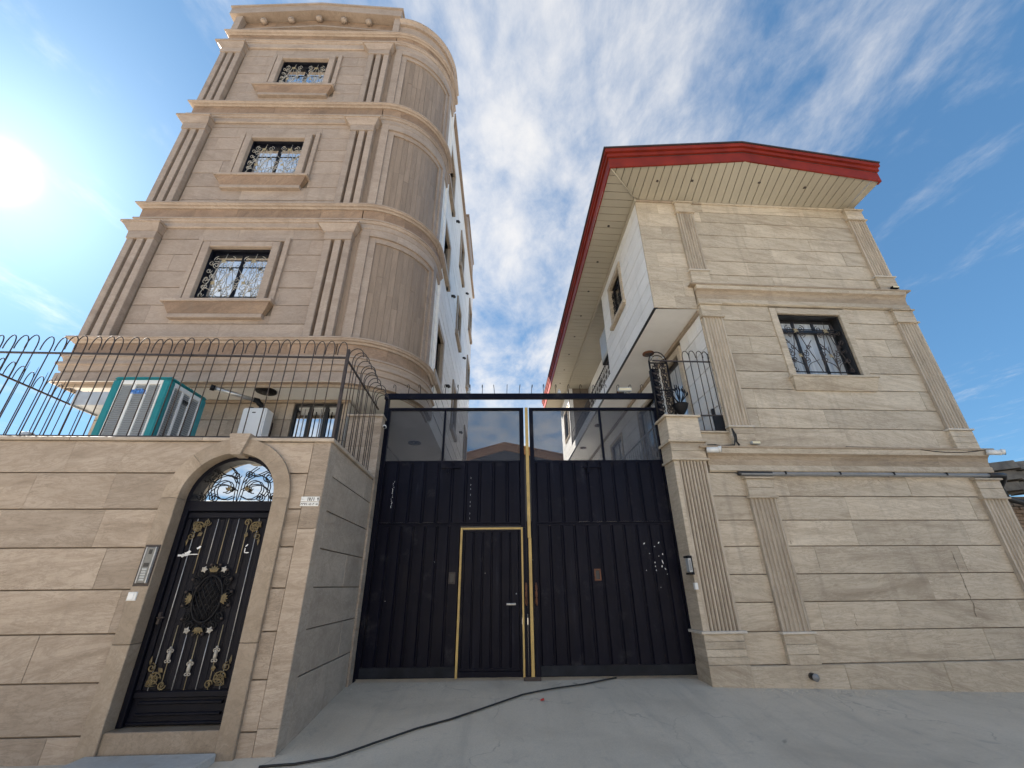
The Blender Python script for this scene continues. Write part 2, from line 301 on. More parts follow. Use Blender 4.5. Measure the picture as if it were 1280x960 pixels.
# ------------------------------------------------------------------ mesh helpers
class Frame:
    def __init__(s, o, az, k=1.0): s.o = Vector(o); s.az = R_(az); s.k = k
FL = Frame((-2.3289, 5.2574, 0), 3.05)        # street wall on the left
FG = Frame((-2.4014, 7.6558, 0.2143), 1.12)   # driveway gate
FR = Frame((2.8464, 7.3083, 0.1343), 3.86)    # house on the right
FT = Frame((0, 7.2475, -0.1725), 1.2, 1.115)                  # apartment building on the left and its machinery, scaled up about the camera
FW = Frame((0, 0, 0), 0)

class PL:
    """A wall plane: pt(u, z, w) = point u along the wall, z up, w out of it."""
    def __init__(s, o, U, Nn): s.o, s.U, s.N = Vector(o), Vector(U), Vector(Nn)
    def pt(s, u, z, w=0.0): return s.o + s.U * u + s.N * w + Vector((0, 0, z))
class ARC:
    """A rounded wall: u is the distance along the curve."""
    def __init__(s, c, r): s.c, s.r = c, r
    def pt(s, u, z, w=0.0):
        a = u / s.r
        return Vector((s.c[0] + math.sin(a) * (s.r + w), s.c[1] - math.cos(a) * (s.r + w), z))

class Node:
    def __init__(s, ob, off): s.ob, s.off = ob, off
def thing(name, label, cat, frame=FW, base=(0, 0, 0), group=None, kind=None):
    o = bpy.data.objects.new(name, None); COL.objects.link(o); o.empty_display_size = 0.2
    b = Vector(base); M = Matrix.Translation(frame.o) @ Matrix.Rotation(frame.az, 4, 'Z') @ Matrix.Scale(frame.k, 4) @ Matrix.Translation(b)
    o.matrix_world = M; o['label'] = label; o['category'] = cat
    if group: o['group'] = group
    if kind: o['kind'] = kind
    return Node(o, b)

class MB:
    def __init__(s): s.v = []; s.f = []; s.sm = []
    def add(s, vs, fs, smooth=False):
        b = len(s.v); s.v += [Vector(p) for p in vs]; s.f += [tuple(i + b for i in f) for f in fs]; s.sm += [smooth] * len(fs)
        return s
    def slab(s, P, u0, u1, z0, z1, w0, w1, c=0.004):
        """block standing on plane w0 with its front w1 chamfered by c"""
        c = min(c, (u1 - u0) * 0.3, (z1 - z0) * 0.3)
        q = lambda a, b, d, e, w: [P.pt(a, d, w), P.pt(b, d, w), P.pt(b, e, w), P.pt(a, e, w)]
        vs = q(u0, u1, z0, z1, w0) + q(u0, u1, z0, z1, w1 - c) + q(u0 + c, u1 - c, z0 + c, z1 - c, w1)
        fs = [(3, 2, 1, 0), (8, 9, 10, 11)]
        for k in (0, 4):
            for i in range(4): j = (i + 1) % 4; fs.append((k + i, k + j, k + 4 + j, k + 4 + i))
        return s.add(vs, fs)
    def frust(s, P, a, b):
        """a, b = (u0, u1, w, z) : two rectangles standing on the wall joined (bottom a, top b)"""
        vs = []
        for (u0, u1, w, z) in (a, b): vs += [P.pt(u0, z, -0.01), P.pt(u1, z, -0.01), P.pt(u1, z, w), P.pt(u0, z, w)]
        fs = [(3, 2, 1, 0), (4, 5, 6, 7)] + [(i, (i + 1) % 4, 4 + (i + 1) % 4, 4 + i) for i in range(4)]
        return s.add(vs, fs)
    def box(s, x0, x1, y0, y1, z0, z1, c=0.0):
        bm = bmesh.new(); bmesh.ops.create_cube(bm, size=1)
        for v in bm.verts: v.co = Vector(((x0 + x1) / 2 + v.co.x * (x1 - x0), (y0 + y1) / 2 + v.co.y * (y1 - y0), (z0 + z1) / 2 + v.co.z * (z1 - z0)))
        if c: bmesh.ops.bevel(bm, geom=bm.edges[:], offset=c, segments=1 if c < 0.02 else 2, affect='EDGES')
        bm.verts.index_update(); s.add([v.co.copy() for v in bm.verts], [tuple(v.index for v in f.verts) for f in bm.faces]); bm.free(); return s
    def prism(s, pts, d):
        """closed polygon pts (3d) pushed along d"""
        n = len(pts); d = Vector(d); vs = [Vector(p) for p in pts] + [Vector(p) + d for p in pts]
        return s.add(vs, [tuple(range(n - 1, -1, -1)), tuple(range(n, 2 * n))] + [(i, (i + 1) % n, n + (i + 1) % n, n + i) for i in range(n)])
    def tube(s, pts, r, n=6, r1=None, closed=False):
        pts = [Vector(p) for p in pts]; m = len(pts)
        if m < 2: return s
        vs = []; prev = None
        for i, p in enumerate(pts):
            a = pts[(i - 1) % m] if (closed or i > 0) else p; b = pts[(i + 1) % m] if (closed or i < m - 1) else p
            t = (b - a).normalized()
            if prev is None:
                h = Vector((0, 0, 1)) if abs(t.z) < 0.9 else Vector((0, 1, 0)); x = t.cross(h).normalized()
            else:
                x = (prev - t * prev.dot(t)).normalized()
            prev = x; y = t.cross(x); rr = r if r1 is None else r + (r1 - r) * i / (m - 1)
            for k in range(n):
                an = 2 * math.pi * k / n; vs.append(p + (x * math.cos(an) + y * math.sin(an)) * rr)
        fs = []
        for i in range(m if closed else m - 1):
            j = (i + 1) % m
            for k in range(n): l = (k + 1) % n; fs.append((i * n + k, i * n + l, j * n + l, j * n + k))
        if not closed: fs += [tuple(range(n - 1, -1, -1)), tuple(range((m - 1) * n, m * n))]
        return s.add(vs, fs, n >= 5)
    def ball(s, c, r, sx=1, sy=1, sz=1, n=8):
        bm = bmesh.new(); bmesh.ops.create_uvsphere(bm, u_segments=n, v_segments=max(4, n // 2 + 1), radius=1)
        bm.verts.index_update(); s.add([Vector((c[0] + v.co.x * r * sx, c[1] + v.co.y * r * sy, c[2] + v.co.z * r * sz)) for v in bm.verts], [tuple(v.index for v in f.verts) for f in bm.faces], True); bm.free(); return s
    def sweep(s, path, prof):
        """path: (x, y) points with the outside on the right-hand side; prof: (out, z) from top to bottom"""
        n = len(path); nn = []
        for i in range(n):
            d = []
            if i > 0: d.append((Vector(path[i]) - Vector(path[i - 1])).normalized())
            if i < n - 1: d.append((Vector(path[i + 1]) - Vector(path[i])).normalized())
            ns = [Vector((e.y, -e.x)) for e in d]
            b = sum(ns, Vector((0, 0))).normalized(); k = 1 / max(0.3, b.dot(ns[0])); nn.append(b * k)
        m = len(prof); vs = []
        for p, q in zip(path, nn):
            for (o, z) in prof: vs.append((p[0] + q.x * o, p[1] + q.y * o, z))
        fs = []
        for i in range(n - 1):
            for k in range(m): l = (k + 1) % m; fs.append((i * m + k, i * m + l, (i + 1) * m + l, (i + 1) * m + k))
        fs += [tuple(range(m)), tuple(range((n - 1) * m, n * m))[::-1]]
        return s.add(vs, fs)
    def build(s, name, mat, parent=None, label=None, fix=True):
        me = bpy.data.meshes.new(name); off = parent.off if isinstance(parent, Node) else Vector((0, 0, 0))
        me.from_pydata([p - off for p in s.v], [], s.f)
        me.polygons.foreach_set('use_smooth', s.sm)
        if fix:
            bm = bmesh.new(); bm.from_mesh(me); bmesh.ops.recalc_face_normals(bm, faces=bm.faces[:]); bm.to_mesh(me); bm.free()
        me.materials.append(MT[mat] if isinstance(mat, str) else mat); me.update()
        o = bpy.data.objects.new(name, me); COL.objects.link(o)
        if parent is not None: o.parent = parent.ob
        if label: o['label'] = label
        return Node(o, off)

def single(mb, name, mat, frame, base, label, cat, group=None):
    """a thing that is one mesh"""
    o = mb.build(name, mat, None)
    b = Vector(base)
    for v in o.ob.data.vertices: v.co = v.co - b
    o.ob.matrix_world = Matrix.Translation(frame.o) @ Matrix.Rotation(frame.az, 4, 'Z') @ Matrix.Scale(frame.k, 4) @ Matrix.Translation(b)
    o.ob['label'] = label; o.ob['category'] = cat
    if group: o.ob['group'] = group
    return o

def cut(rects, holes):
    """subtract holes from rectangles (u0,u1,z0,z1)"""
    for (a, b, c, d) in holes:
        out = []
        for (u0, u1, z0, z1) in rects:
            if u1 <= a or u0 >= b or z1 <= c or z0 >= d: out.append((u0, u1, z0, z1)); continue
            if u0 < a: out.append((u0, a, z0, z1))
            if u1 > b: out.append((b, u1, z0, z1))
            m0, m1 = max(u0, a), min(u1, b)
            if z0 < c: out.append((m0, m1, z0, c))
            if z1 > d: out.append((m0, m1, d, z1))
        rects = out
    return rects
def facing(parent, P, u0, u1, zl, lens, mat, holes=(), w0=-0.03, w1=0.0, gz=0.014, gu=0.0015, rng=None, name='stone_slab', c=0.0022):
    """courses of stone slabs over a wall plane, each slab an object"""
    rng = rng or random
    for k in range(len(zl) - 1):
        a, b = zl[k] + gz / 2, zl[k + 1] - gz / 2
        u = u0 - rng.uniform(0, lens[0] * 0.9)
        while u < u1:
            e = u + rng.uniform(*lens); s, t = max(u, u0), min(e, u1)
            if u1 - t < 0.15: t = u1; e = u1
            if t - s > 0.05:
                for (p, q, r, v) in cut([(s + gu / 2, t - gu / 2, a, b)], holes):
                    if q - p > 0.03 and v - r > 0.03:
                        MB().slab(P, p, q, r, v, w0, w1 + rng.uniform(-0.003, 0.003), c).build(name, mat, parent)
            u = e
def backing(mb, P, u0, u1, z0, z1, holes=(), w=-0.028, depth=0.22):
    us = sorted({u0, u1, *[x for h in holes for x in h[:2] if u0 < x < u1]}); zs = sorted({z0, z1, *[x for h in holes for x in h[2:] if z0 < x < z1]})
    for i in range(len(us) - 1):
        for j in range(len(zs) - 1):
            cu, cz = (us[i] + us[i + 1]) / 2, (zs[j] + zs[j + 1]) / 2
            if any(h[0] < cu < h[1] and h[2] < cz < h[3] for h in holes): continue
            mb.add([P.pt(us[i], zs[j], w), P.pt(us[i + 1], zs[j], w), P.pt(us[i + 1], zs[j + 1], w), P.pt(us[i], zs[j + 1], w)], [(0, 1, 2, 3)])
    for h in holes:
        for (a, b) in (((h[0], h[2]), (h[1], h[2])), ((h[1], h[2]), (h[1], h[3])), ((h[1], h[3]), (h[0], h[3])), ((h[0], h[3]), (h[0], h[2]))):
            mb.add([P.pt(a[0], a[1], w), P.pt(b[0], b[1], w), P.pt(b[0], b[1], -depth), P.pt(a[0], a[1], -depth)], [(0, 1, 2, 3)])
    return mb

def spiral(P, cu, cz, r, a0, turns, w=0.0, n=None, r_in=0.25, grow=1):
    """points of a scroll that winds in from radius r"""
    n = n or max(8, int(abs(turns) * 12)); pts = []
    for i in range(n + 1):
        t = i / n; a = a0 + turns * 2 * math.pi * t; rr = r * (1 - (1 - r_in) * t ** 0.8)
        pts.append(P.pt(cu + rr * math.cos(a), cz + rr * math.sin(a), w))
    return pts
def bez(p0, p1, p2, p3, n=10):
    out = []
    for i in range(n + 1):
        t = i / n; out.append(tuple((1 - t) ** 3 * a + 3 * (1 - t) ** 2 * t * b + 3 * (1 - t) * t * t * c + t ** 3 * d for a, b, c, d in zip(p0, p1, p2, p3)))
    return out
def leaf(mb, P, u, z, ang, L, wd, w):
    d = Vector((math.cos(ang), math.sin(ang))); n = Vector((-d.y, d.x))
    q = [(0, 0), (0.4, 0.5), (1, 0), (0.4, -0.5)]
    mb.add([P.pt(u + d.x * a * L + n.x * b * wd, z + d.y * a * L + n.y * b * wd, w + (0.006 if i in (1, 3) else 0)) for i, (a, b) in enumerate(q)] + [P.pt(u + d.x * 0.45 * L, z + d.y * 0.45 * L, w + 0.012)],
           [(0, 1, 4), (1, 2, 4), (2, 3, 4), (3, 0, 4), (3, 2, 1, 0)])

def iron_grille(win, P, u0, u1, z0, z1, w, m_iron, m_scroll, m_gold, cols=2, r=0.006):
    """wrought iron window guard: two rails, flower heads, branching stems and C scrolls"""
    H = z1 - z0; Wd = u1 - u0
    a, b = MB(), MB()
    zb, zt = z0 + 0.10 * H, z0 + 0.80 * H
    for z in (zb, zt): a.slab(P, u0, u1, z - 0.009, z + 0.009, w - 0.009, w + 0.009, 0.002)
    cw = Wd / cols
    for c in range(cols):
        uc = u0 + (c + 0.5) * cw; um = uc
        for (zc, big) in ((zt - 0.02 * H, 1.0), (z0 + 0.36 * H, 0.8)):
            uu = uc if zc > z0 + 0.5 * H else uc - cw * 0.12
            g = MB()
            for k in range(8):
                leaf(g, P, uu, zc, k * math.pi / 4 + 0.2, 0.085 * big if k % 2 else 0.055 * big, 0.026, w + 0.012)
            g.build('grille_flower', m_gold, win)
            b.tube([P.pt(uu, zc + 0.02, w), P.pt(uu + 0.02, zc + 0.16 * H, w)], r * 0.8, 5)
            for sgn in (-1, 1):
                b.tube(spiral(P, uu + sgn * 0.14, zc + 0.05, 0.085, math.pi / 2, sgn * -1.3, w), r, 5)
                b.tube(spiral(P, uu + sgn * 0.13, zc - 0.09, 0.07, -math.pi / 2, sgn * 1.3, w), r, 5)
        for sgn in (-1, 1):        # branching stems
            b.tube([P.pt(*p, w) for p in bez((um, zb), (um, zb + 0.25 * H), (um + sgn * 0.08, z0 + 0.45 * H), (um + sgn * cw * 0.42, z0 + 0.62 * H))], r, 5)
            b.tube([P.pt(*p, w) for p in bez((um, zb), (um + sgn * 0.03, zb + 0.16 * H), (um + sgn * 0.14, z0 + 0.24 * H), (um + sgn * cw * 0.46, z0 + 0.30 * H))], r, 5)
            b.tube([P.pt(*p, w) for p in bez((um + sgn * cw * 0.46, zb), (um + sgn * cw * 0.4, zb + 0.2 * H), (um + sgn * 0.1, z0 + 0.5 * H), (um + sgn * 0.05, zt))], r, 5)
            b.tube(spiral(P, um + sgn * cw * 0.25, z0 + 0.5 * H, 0.06, 0, sgn * 1.4, w), r, 5)
        b.tube([P.pt(uc, z0 + 0.02, w), P.pt(uc, zt, w)], r, 5)
    for s_, sg in ((u0, 1), (u1, -1)):   # C scrolls up both sides
        for k in range(5):
            zc = zb + (k + 0.3) * (zt - zb) / 4.6
            a_ = spiral(P, s_ + sg * 0.06, zc, 0.065, 0 if sg > 0 else math.pi, -1.2 * sg, w)
            b.tube(a_, r, 5)
    a.build('grille_rails', m_iron, win); b.build('grille_scrolls', m_scroll, win)

# ------------------------------------------------------------------ ground
def gz(X, Y):
    t = min(1, max(0, (Y - 4.95) / 2.7)); t = t * t * (3 - 2 * t) * 0.4 + t * 0.6
    wx = 1 - min(1, max(0, (X - 2.4) / 5.2)) * 0.93
    return 0.214 * t * wx
def make_ground():
    xs = [-900, -300, -100, -40, -20, -12] + [-9 + 0.3 * i for i in range(70)] + [14, 20, 40, 100, 300, 900]
    ys = [-900, -300, -100, -40, -20, -10, -5] + [-2 + 0.3 * i for i in range(45)] + [13, 18, 30, 60, 150, 400, 900]
    mb = MB(); n = len(xs)
    mb.add([(x, y, gz(x, y) + (0.006 * math.sin(3.1 * x + 1.7 * y) * math.sin(2.3 * y - x) if abs(x) < 12 and abs(y) < 12 else 0)) for y in ys for x in xs],
           [(j * n + i, j * n + i + 1, (j + 1) * n + i + 1, (j + 1) * n + i) for j in range(len(ys) - 1) for i in range(n - 1)], True)
    o = mb.build('street', 'ground', None).ob; o['kind'] = 'structure'
make_ground()

# ------------------------------------------------------------------ street wall with the arched door (left)
PF = PL((0, 0, 0), (1, 0, 0), (0, -1, 0))
XC, ZS, RI, RO_, RM = -1.11, 2.48, 0.55, 0.735, 0.645
wall = thing('boundary_wall', 'beige travertine street wall with arched door opening and keystone left of the black gate', 'wall', FL, (-3, 0.1, 0))
mb = MB()
core = [(-9.5, -0.4), (XC - RM, -0.4), (XC - RM, ZS)] + [(XC + RM * math.cos(a), ZS + RM * math.sin(a)) for a in [math.pi - math.pi * i / 16 for i in range(1, 16)]] + [(XC + RM, ZS), (XC + RM, -0.4), (-0.02, -0.4), (-0.02, 3.18), (-9.5, 3.18)]
mb.prism([(x, 0.03, z) for x, z in core], (0, 0.32, 0)); mb.build('wall_core', 'mortar', wall)
MB().box(-9.5, -2.0, 0.352, 0.37, -0.3, 3.17).build('rear_bounce_sheet', 'plaster', wall)  # unseen pale sheet added behind the wall to bounce light onto the soffit
MB().box(-0.35, -0.03, 0.36, 2.4, -0.3, 3.18).build('return_core', 'mortar', wall)
ZL = [-0.3, 0.22, 0.65, 1.08, 1.50, 1.93, 2.355, 2.785, 3.19]
rg = random.Random(3)
facing(wall, PF, -9.5, -0.22, ZL, (1.1, 2.0), 'stone_wall', [(-1.78, -0.44, -1, 2.355), (-2.5, -0.2, 2.355, 3.3)], rng=rg)
for a, b in ((2.355, 2.785), (2.785, 3.19)):
    a += 0.009; b -= 0.009
    for sg, far in ((-1, -2.5), (1, -0.223)):
        e = lambda z: XC + sg * (RM if z <= ZS else math.sqrt(max(0, RM * RM - (z - ZS) ** 2)) + 0.002)
        zs = [a + (b - a) * i / 12 for i in range(13)]
        poly = [(far, b), (far, a)] + [(e(z), z) for z in zs]
        MB().prism([(x, 0.03, z) for x, z in poly], (0, -0.03, 0)).build('stone_slab', 'stone_wall', wall)
    # a joint between the piece by the arch and the corner strip is left open by the course gap
for a, b in ((-0.3, 0.24), (0.243, 2.13), (2.133, 3.19)):
    MB().slab(PF, -0.218, 0.0 - 0.001, a, b, -0.03, 0.004, 0.006).build('corner_strip', 'stone_wall', wall)
PP = PL((0, 0, 0), (0, 1, 0), (1, 0, 0))
MB().slab(PP, 0.002, 0.235, -0.3, 3.19, -0.03, 0.0, 0.004).build('corner_strip', 'stone_grey', wall)
facing(wall, PP, 0.24, 2.25, [-0.3, 0.63, 1.075, 1.505, 1.93, 2.37, 2.8, 3.19], (1.4, 2.2), 'stone_grey', rng=rg, w0=-0.03, w1=-0.002)
MB().slab(PP, 2.255, 2.42, -0.3, 3.19, -0.03, 0.004, 0.004).build('corner_strip', 'stone_grey', wall)
for a, b in ((-9.5, -7.4), (-7.397, -5.1), (-5.097, -3.2), (-3.197, -1.6), (-1.597, 0.035)):
    MB().box(a, b, -0.035, 0.40, 3.19, 3.235, 0.005).build('coping_stone', 'stone_grey', wall)
MB().box(-0.40, 0.035, 0.403, 2.10, 3.19, 3.235, 0.005).build('coping_stone', 'stone_grey', wall)
# arch surround
for sg in (-1, 1):
    for a, b in ((-0.3, 0.98), (0.983, ZS)):
        x0, x1 = sorted((XC + sg * RI, XC + sg * RO_))
        MB().box(x0, x1, -0.05, 0.20, a, b, 0.006).build('jamb_stone', 'stone_trim', wall)
def ring(a0, a1, r0, r1, y0, y1, n=8):
    mb = MB(); vs = []
    for i in range(n + 1):
        a = a0 + (a1 - a0) * i / n; c, s = math.cos(a), math.sin(a)
        vs += [(XC + r0 * c, y0, ZS + r0 * s), (XC + r1 * c, y0, ZS + r1 * s), (XC + r1 * c, y1, ZS + r1 * s), (XC + r0 * c, y1, ZS + r0 * s)]
    fs = [(0, 1, 2, 3), (4 * n + 3, 4 * n + 2, 4 * n + 1, 4 * n)]
    for i in range(n):
        for k in range(4): l = (k + 1) % 4; fs.append((4 * i + k, 4 * i + 4 + k, 4 * i + 4 + l, 4 * i + l))
    mb.add(vs, fs); return mb
for i in range(4):
    a0, a1 = math.pi * i / 4 + (0.002 if i else 0), math.pi * (i + 1) / 4 - 0.002
    ring(a0, a1, RI, RO_, -0.05, 0.20).build('arch_stone', 'stone_trim', wall)
mb = MB(); mb.prism([(-1.245, -0.095, 3.27), (-0.985, -0.095, 3.27), (-1.055, -0.095, 3.0), (-1.165, -0.095, 3.0)], (0, 0.3, 0)); mb.build('keystone', 'stone_wall', wall)
# sill and step
MB().box(XC - RI, XC + RI, -0.02, 0.34, -0.25, 0.245, 0.006).build('door_sill', 'stone_trim', wall)
MB().box(-1.74, -0.53, -0.42, -0.052, -0.2, 0.08, 0.012).build('door_step', 'stone_step', wall)

# ------------------------------------------------------------------ arched iron door
door = thing('iron_door', 'black iron door with gold and silver bars, woven medallion and scrolled arch light', 'door', FL, (XC, 0.2, 0.25))
YD = 0.17
PD = PL((0, YD, 0), (1, 0, 0), (0, -1, 0))
mb = MB()
for sg in (-1, 1):
    x0, x1 = sorted((XC + sg * (RI - 0.002), XC + sg * (RI - 0.06))); mb.box(x0, x1, YD - 0.06, YD + 0.05, 0.247, ZS, 0.004)
for z0, z1 in ((2.35, 2.47),): mb.box(XC - RI + 0.05, XC + RI - 0.05, YD - 0.055, YD + 0.045, z0, z1, 0.006)
r = ring(0, math.pi, RI - 0.05, RI - 0.002, YD - 0.06, YD + 0.05, 20); mb.add(r.v, r.f)
mb.build('door_frame', 'navy', door)
leafn = MB().box(XC - 0.49, XC + 0.49, YD, YD + 0.04, 0.25, 2.345, 0.004).build('door_leaf', 'navy', door)
mb = MB()
for x0, x1, z0, z1 in ((XC - 0.485, XC + 0.485, 2.27, 2.34), (XC - 0.485, XC + 0.485, 0.485, 0.545), (XC - 0.485, XC - 0.43, 0.55, 2.265), (XC + 0.43, XC + 0.485, 0.55, 2.265), (XC - 0.42, XC + 0.42, 0.43, 0.46), (XC - 0.42, XC + 0.42, 0.335, 0.36), (XC - 0.485, XC + 0.485, 0.26, 0.285)):
    mb.slab(PD, x0, x1, z0, z1, -0.002, 0.03, 0.008)
mb.build('leaf_moulding', 'navy', door)
for k in range(11):
    u = XC - 0.40 + 0.08 * k
    MB().slab(PD, u - 0.03, u + 0.03, 0.55, 2.265, -0.002, 0.007, 0.006).build('leaf_slat', 'navy', door)
for k in range(-3, 4):
    u = XC + 0.12 * k; m = 'silver' if k % 2 else 'bar_gold'
    spans = [(0.55, 2.265)] if abs(k) == 3 else [(0.55, 1.14 if abs(k) == 2 else 1.05), (1.66 if abs(k) == 2 else 1.76, 2.265)]
    for a, b in spans: MB().tube([PD.pt(u, a, 0.026), PD.pt(u, b, 0.026)], 0.0048, 6).build('door_bar', m, door)
    if k in (-2, 0, 2):
        z = 0.86 if k else 0.74; mb = MB(); 
        mb.ball(PD.pt(u, z, 0.035), 0.02, 1, 1, 2.4); mb.ball(PD.pt(u, z + 0.07, 0.035), 0.015)
        for s in (-1, 1): mb.tube(spiral(PD, u + s * 0.018, z - 0.05, 0.022, math.pi / 2, s * 1.2, 0.034), 0.005, 5); mb.tube(spiral(PD, u + s * 0.016, z + 0.045, 0.02, -math.pi / 2, s * 1.2, 0.034), 0.005, 5)
        mb.build('tassel', 'scroll', door)
for sx in (-1, 1):
    for top in (0, 1):
        cu, cz = XC + sx * 0.33, (2.165 if top else 0.65); sz = 1 if top else -1; mb = MB()
        mb.tube(spiral(PD, cu, cz, 0.07, 0, 1.8, 0.03), 0.008, 5)
        mb.tube(spiral(PD, cu + sx * 0.055, cz - sz * 0.10, 0.045, math.pi / 2, 1.4 * sx, 0.03), 0.007, 5)
        mb.tube(spiral(PD, cu - sx * 0.095, cz + sz * 0.055, 0.045, 0, 1.4 * sx, 0.03), 0.007, 5)
        for q in range(6): leaf(mb, PD, cu, cz, q * math.pi / 3 + 0.3, 0.075, 0.02, 0.032)
        for q in (0.0, 0.6, 1.2): leaf(mb, PD, cu + sx * 0.07, cz + sz * 0.06, (math.pi if sx > 0 else 0) + sx * sz * q, 0.11, 0.018, 0.03)
        leaf(mb, PD, cu + sx * 0.08, cz - sz * 0.12, -sz * math.pi / 2, 0.09, 0.03, 0.03); leaf(mb, PD, cu - sx * 0.07, cz - sz * 0.06, -sz * 1.9 + (0 if sx > 0 else -0.6 * sz), 0.07, 0.05, 0.03)
        mb.build('corner_ornament', 'gold', door)
# woven medallion
mb = MB(); CU, CZ = XC, 1.40
for k in range(-5, 6):
    for sg in (-1, 1):
        pts = []
        for i in range(13):
            t = -1 + i / 6; x = (k * 0.055 + t * 0.16); z = sg * t * 0.26
            if (x / 0.15) ** 2 + (z / 0.23) ** 2 <= 1.0: pts.append(PD.pt(CU + x, CZ + z, 0.035 + 0.008 * math.sin(6 * t + k) * sg + 0.03 * (1 - (x / 0.15) ** 2 - (z / 0.23) ** 2)))
        if len(pts) > 1: mb.tube(pts, 0.0075, 5)
mb.tube([PD.pt(CU + 0.155 * math.cos(a), CZ + 0.235 * math.sin(a), 0.04) for a in [i * math.pi / 12 for i in range(24)]], 0.012, 6, closed=True)
mb.build('medallion', 'iron', door)
mb = MB(); kn = MB()
for i in range(16):
    a = i * math.pi / 8 + 0.2; x, z = 0.215 * math.cos(a), 0.315 * math.sin(a)
    mb.tube(spiral(PD, CU + x, CZ + z, 0.055, a, 1.5 if i % 2 else -1.5, 0.035), 0.008, 5)
    kn.ball(PD.pt(CU + x * 1.18, CZ + z * 1.13, 0.04), 0.017)
    mb.tube([PD.pt(CU + x * 0.75, CZ + z * 0.75, 0.04), PD.pt(CU + x * 1.18, CZ + z * 1.13, 0.035)], 0.007, 5)
mb.build('medallion_scrolls', 'iron', door); kn.build('medallion_knobs', 'iron_brown', door)
for (x, z, a) in ((0, 0.30, 1.57), (0, -0.31, -1.57), (-0.19, 0, 3.14), (0.19, 0, 0)):
    mb = MB()
    for q in (-0.9, -0.45, 0, 0.45, 0.9): leaf(mb, PD, CU + x - 0.03 * math.cos(a), CZ + z - 0.03 * math.sin(a), a + q, 0.075, 0.04, 0.055)
    mb.build('gold_leaf', 'gold', door)
for (x, z) in ((-0.11, 0.30), (0.11, 0.30), (-0.12, -0.31), (0.12, -0.31)):
    mb = MB()
    for q in range(5): leaf(mb, PD, CU + x, CZ + z, q * 1.257, 0.04, 0.03, 0.05)
    mb.build('silver_flower', 'scroll', door)
# transom glass and scrollwork
mb = MB(); mb.prism([(XC - RI + 0.05, YD + 0.03, 2.46)] + [(XC + (RI - 0.045) * math.cos(a), YD + 0.03, ZS + (RI - 0.045) * math.sin(a)) for a in [math.pi - math.pi * i / 20 for i in range(21)]] + [(XC + RI - 0.05, YD + 0.03, 2.46)], (0, 0.008, 0))
MT['mirror'] = plain('reflective tinted glass', (0.86, 0.89, 0.91), 0.025, 1.0, var=0.03, scale=0.8)
mb.build('arch_glass', 'mirror', door)
mb = MB(); P2 = PL((XC, YD, 2.47), (1, 0, 0), (0, -1, 0)); r = 0.0062
for s in (-1, 1):
    mb.tube(spiral(P2, s * 0.17, 0.17, 0.16, -math.pi / 2 - s * 0.9, s * 1.15, 0.0, r_in=0.35), r, 6)
    mb.tube(spiral(P2, s * 0.20, 0.17, 0.17, math.pi / 2 + s * 1.2, -s * 0.55, 0.0, r_in=0.95), r, 6)
    mb.tube([P2.pt(*p, 0) for p in bez((s * 0.02, 0.0), (s * 0.06, 0.25), (s * -0.02, 0.30), (s * 0.17, 0.44))], r, 6)
    mb.tube([P2.pt(*p, 0) for p in bez((s * 0.40, 0.0), (s * 0.40, 0.18), (s * 0.22, 0.30), (s * 0.03, 0.14))], r, 6)
    mb.tube(spiral(P2, s * 0.34, 0.30, 0.10, s * -0.6 if s > 0 else math.pi + 0.6, s * 1.5, 0.0), r, 6)
    mb.tube([P2.pt(*p, 0) for p in bez((s * 0.12, 0.33), (s * 0.22, 0.30), (s * 0.28, 0.42), (s * 0.42, 0.40))], r, 6)
    mb.tube(spiral(P2, s * 0.08, 0.34, 0.05, 0, s * 1.2, 0.0), r, 6)
    mb.tube(spiral(P2, s * 0.28, 0.05, 0.05, math.pi / 2, -s * 1.4, 0.0), r, 6)
    mb.tube(spiral(P2, s * 0.44, 0.06, 0.045, math.pi / 2, s * 1.3, 0.0), r, 6)
mb.build('arch_scrollwork', 'iron', door)
mb = MB()
for s in (-1, 1):
    for q in (0.4, 0.9, 1.4): leaf(mb, P2, s * 0.10, 0.13, (q if s > 0 else math.pi - q) + s * 0.3, 0.075, 0.03, 0.008)
mb.build('arch_leaves', 'gold', door)
mb = MB()
for (u, z, l, w_, a) in ((-1.50, 1.86, 0.15, 0.022, 0.1), (-1.47, 1.885, 0.07, 0.03, 0.5), (-1.40, 1.865, 0.12, 0.009, 0.0), (-1.36, 1.94, 0.05, 0.022, 0.6), (-1.52, 1.855, 0.04, 0.03, 0.9), (-0.82, 1.96, 0.035, 0.012, 0.8), (-0.80, 1.88, 0.05, 0.01, 0.0), (-0.83, 1.91, 0.01, 0.05, 0)):
    c, s = math.cos(a), math.sin(a)
    q = [(-l / 2, -w_ / 2), (l * 0.1, -w_ * 0.7), (l / 2, -w_ * 0.2), (l * 0.3, w_ / 2), (-l * 0.2, w_ * 0.3), (-l * 0.5, w_ * 0.5)]
    mb.prism([PD.pt(u + x * c - y * s, z + x * s + y * c, 0.0335) for x, y in q], (0, -0.0012, 0))
mb.build('paper_scrap', 'white', door)
mb = MB(); mb.box(XC - 0.47, XC - 0.44, YD - 0.055, YD - 0.02, 1.15, 1.27, 0.006); mb.tube([(XC - 0.455, YD - 0.05, 1.22), (XC - 0.455, YD - 0.085, 1.22), (XC - 0.37, YD - 0.085, 1.22)], 0.008, 6); mb.build('handle', 'iron_brown', door)

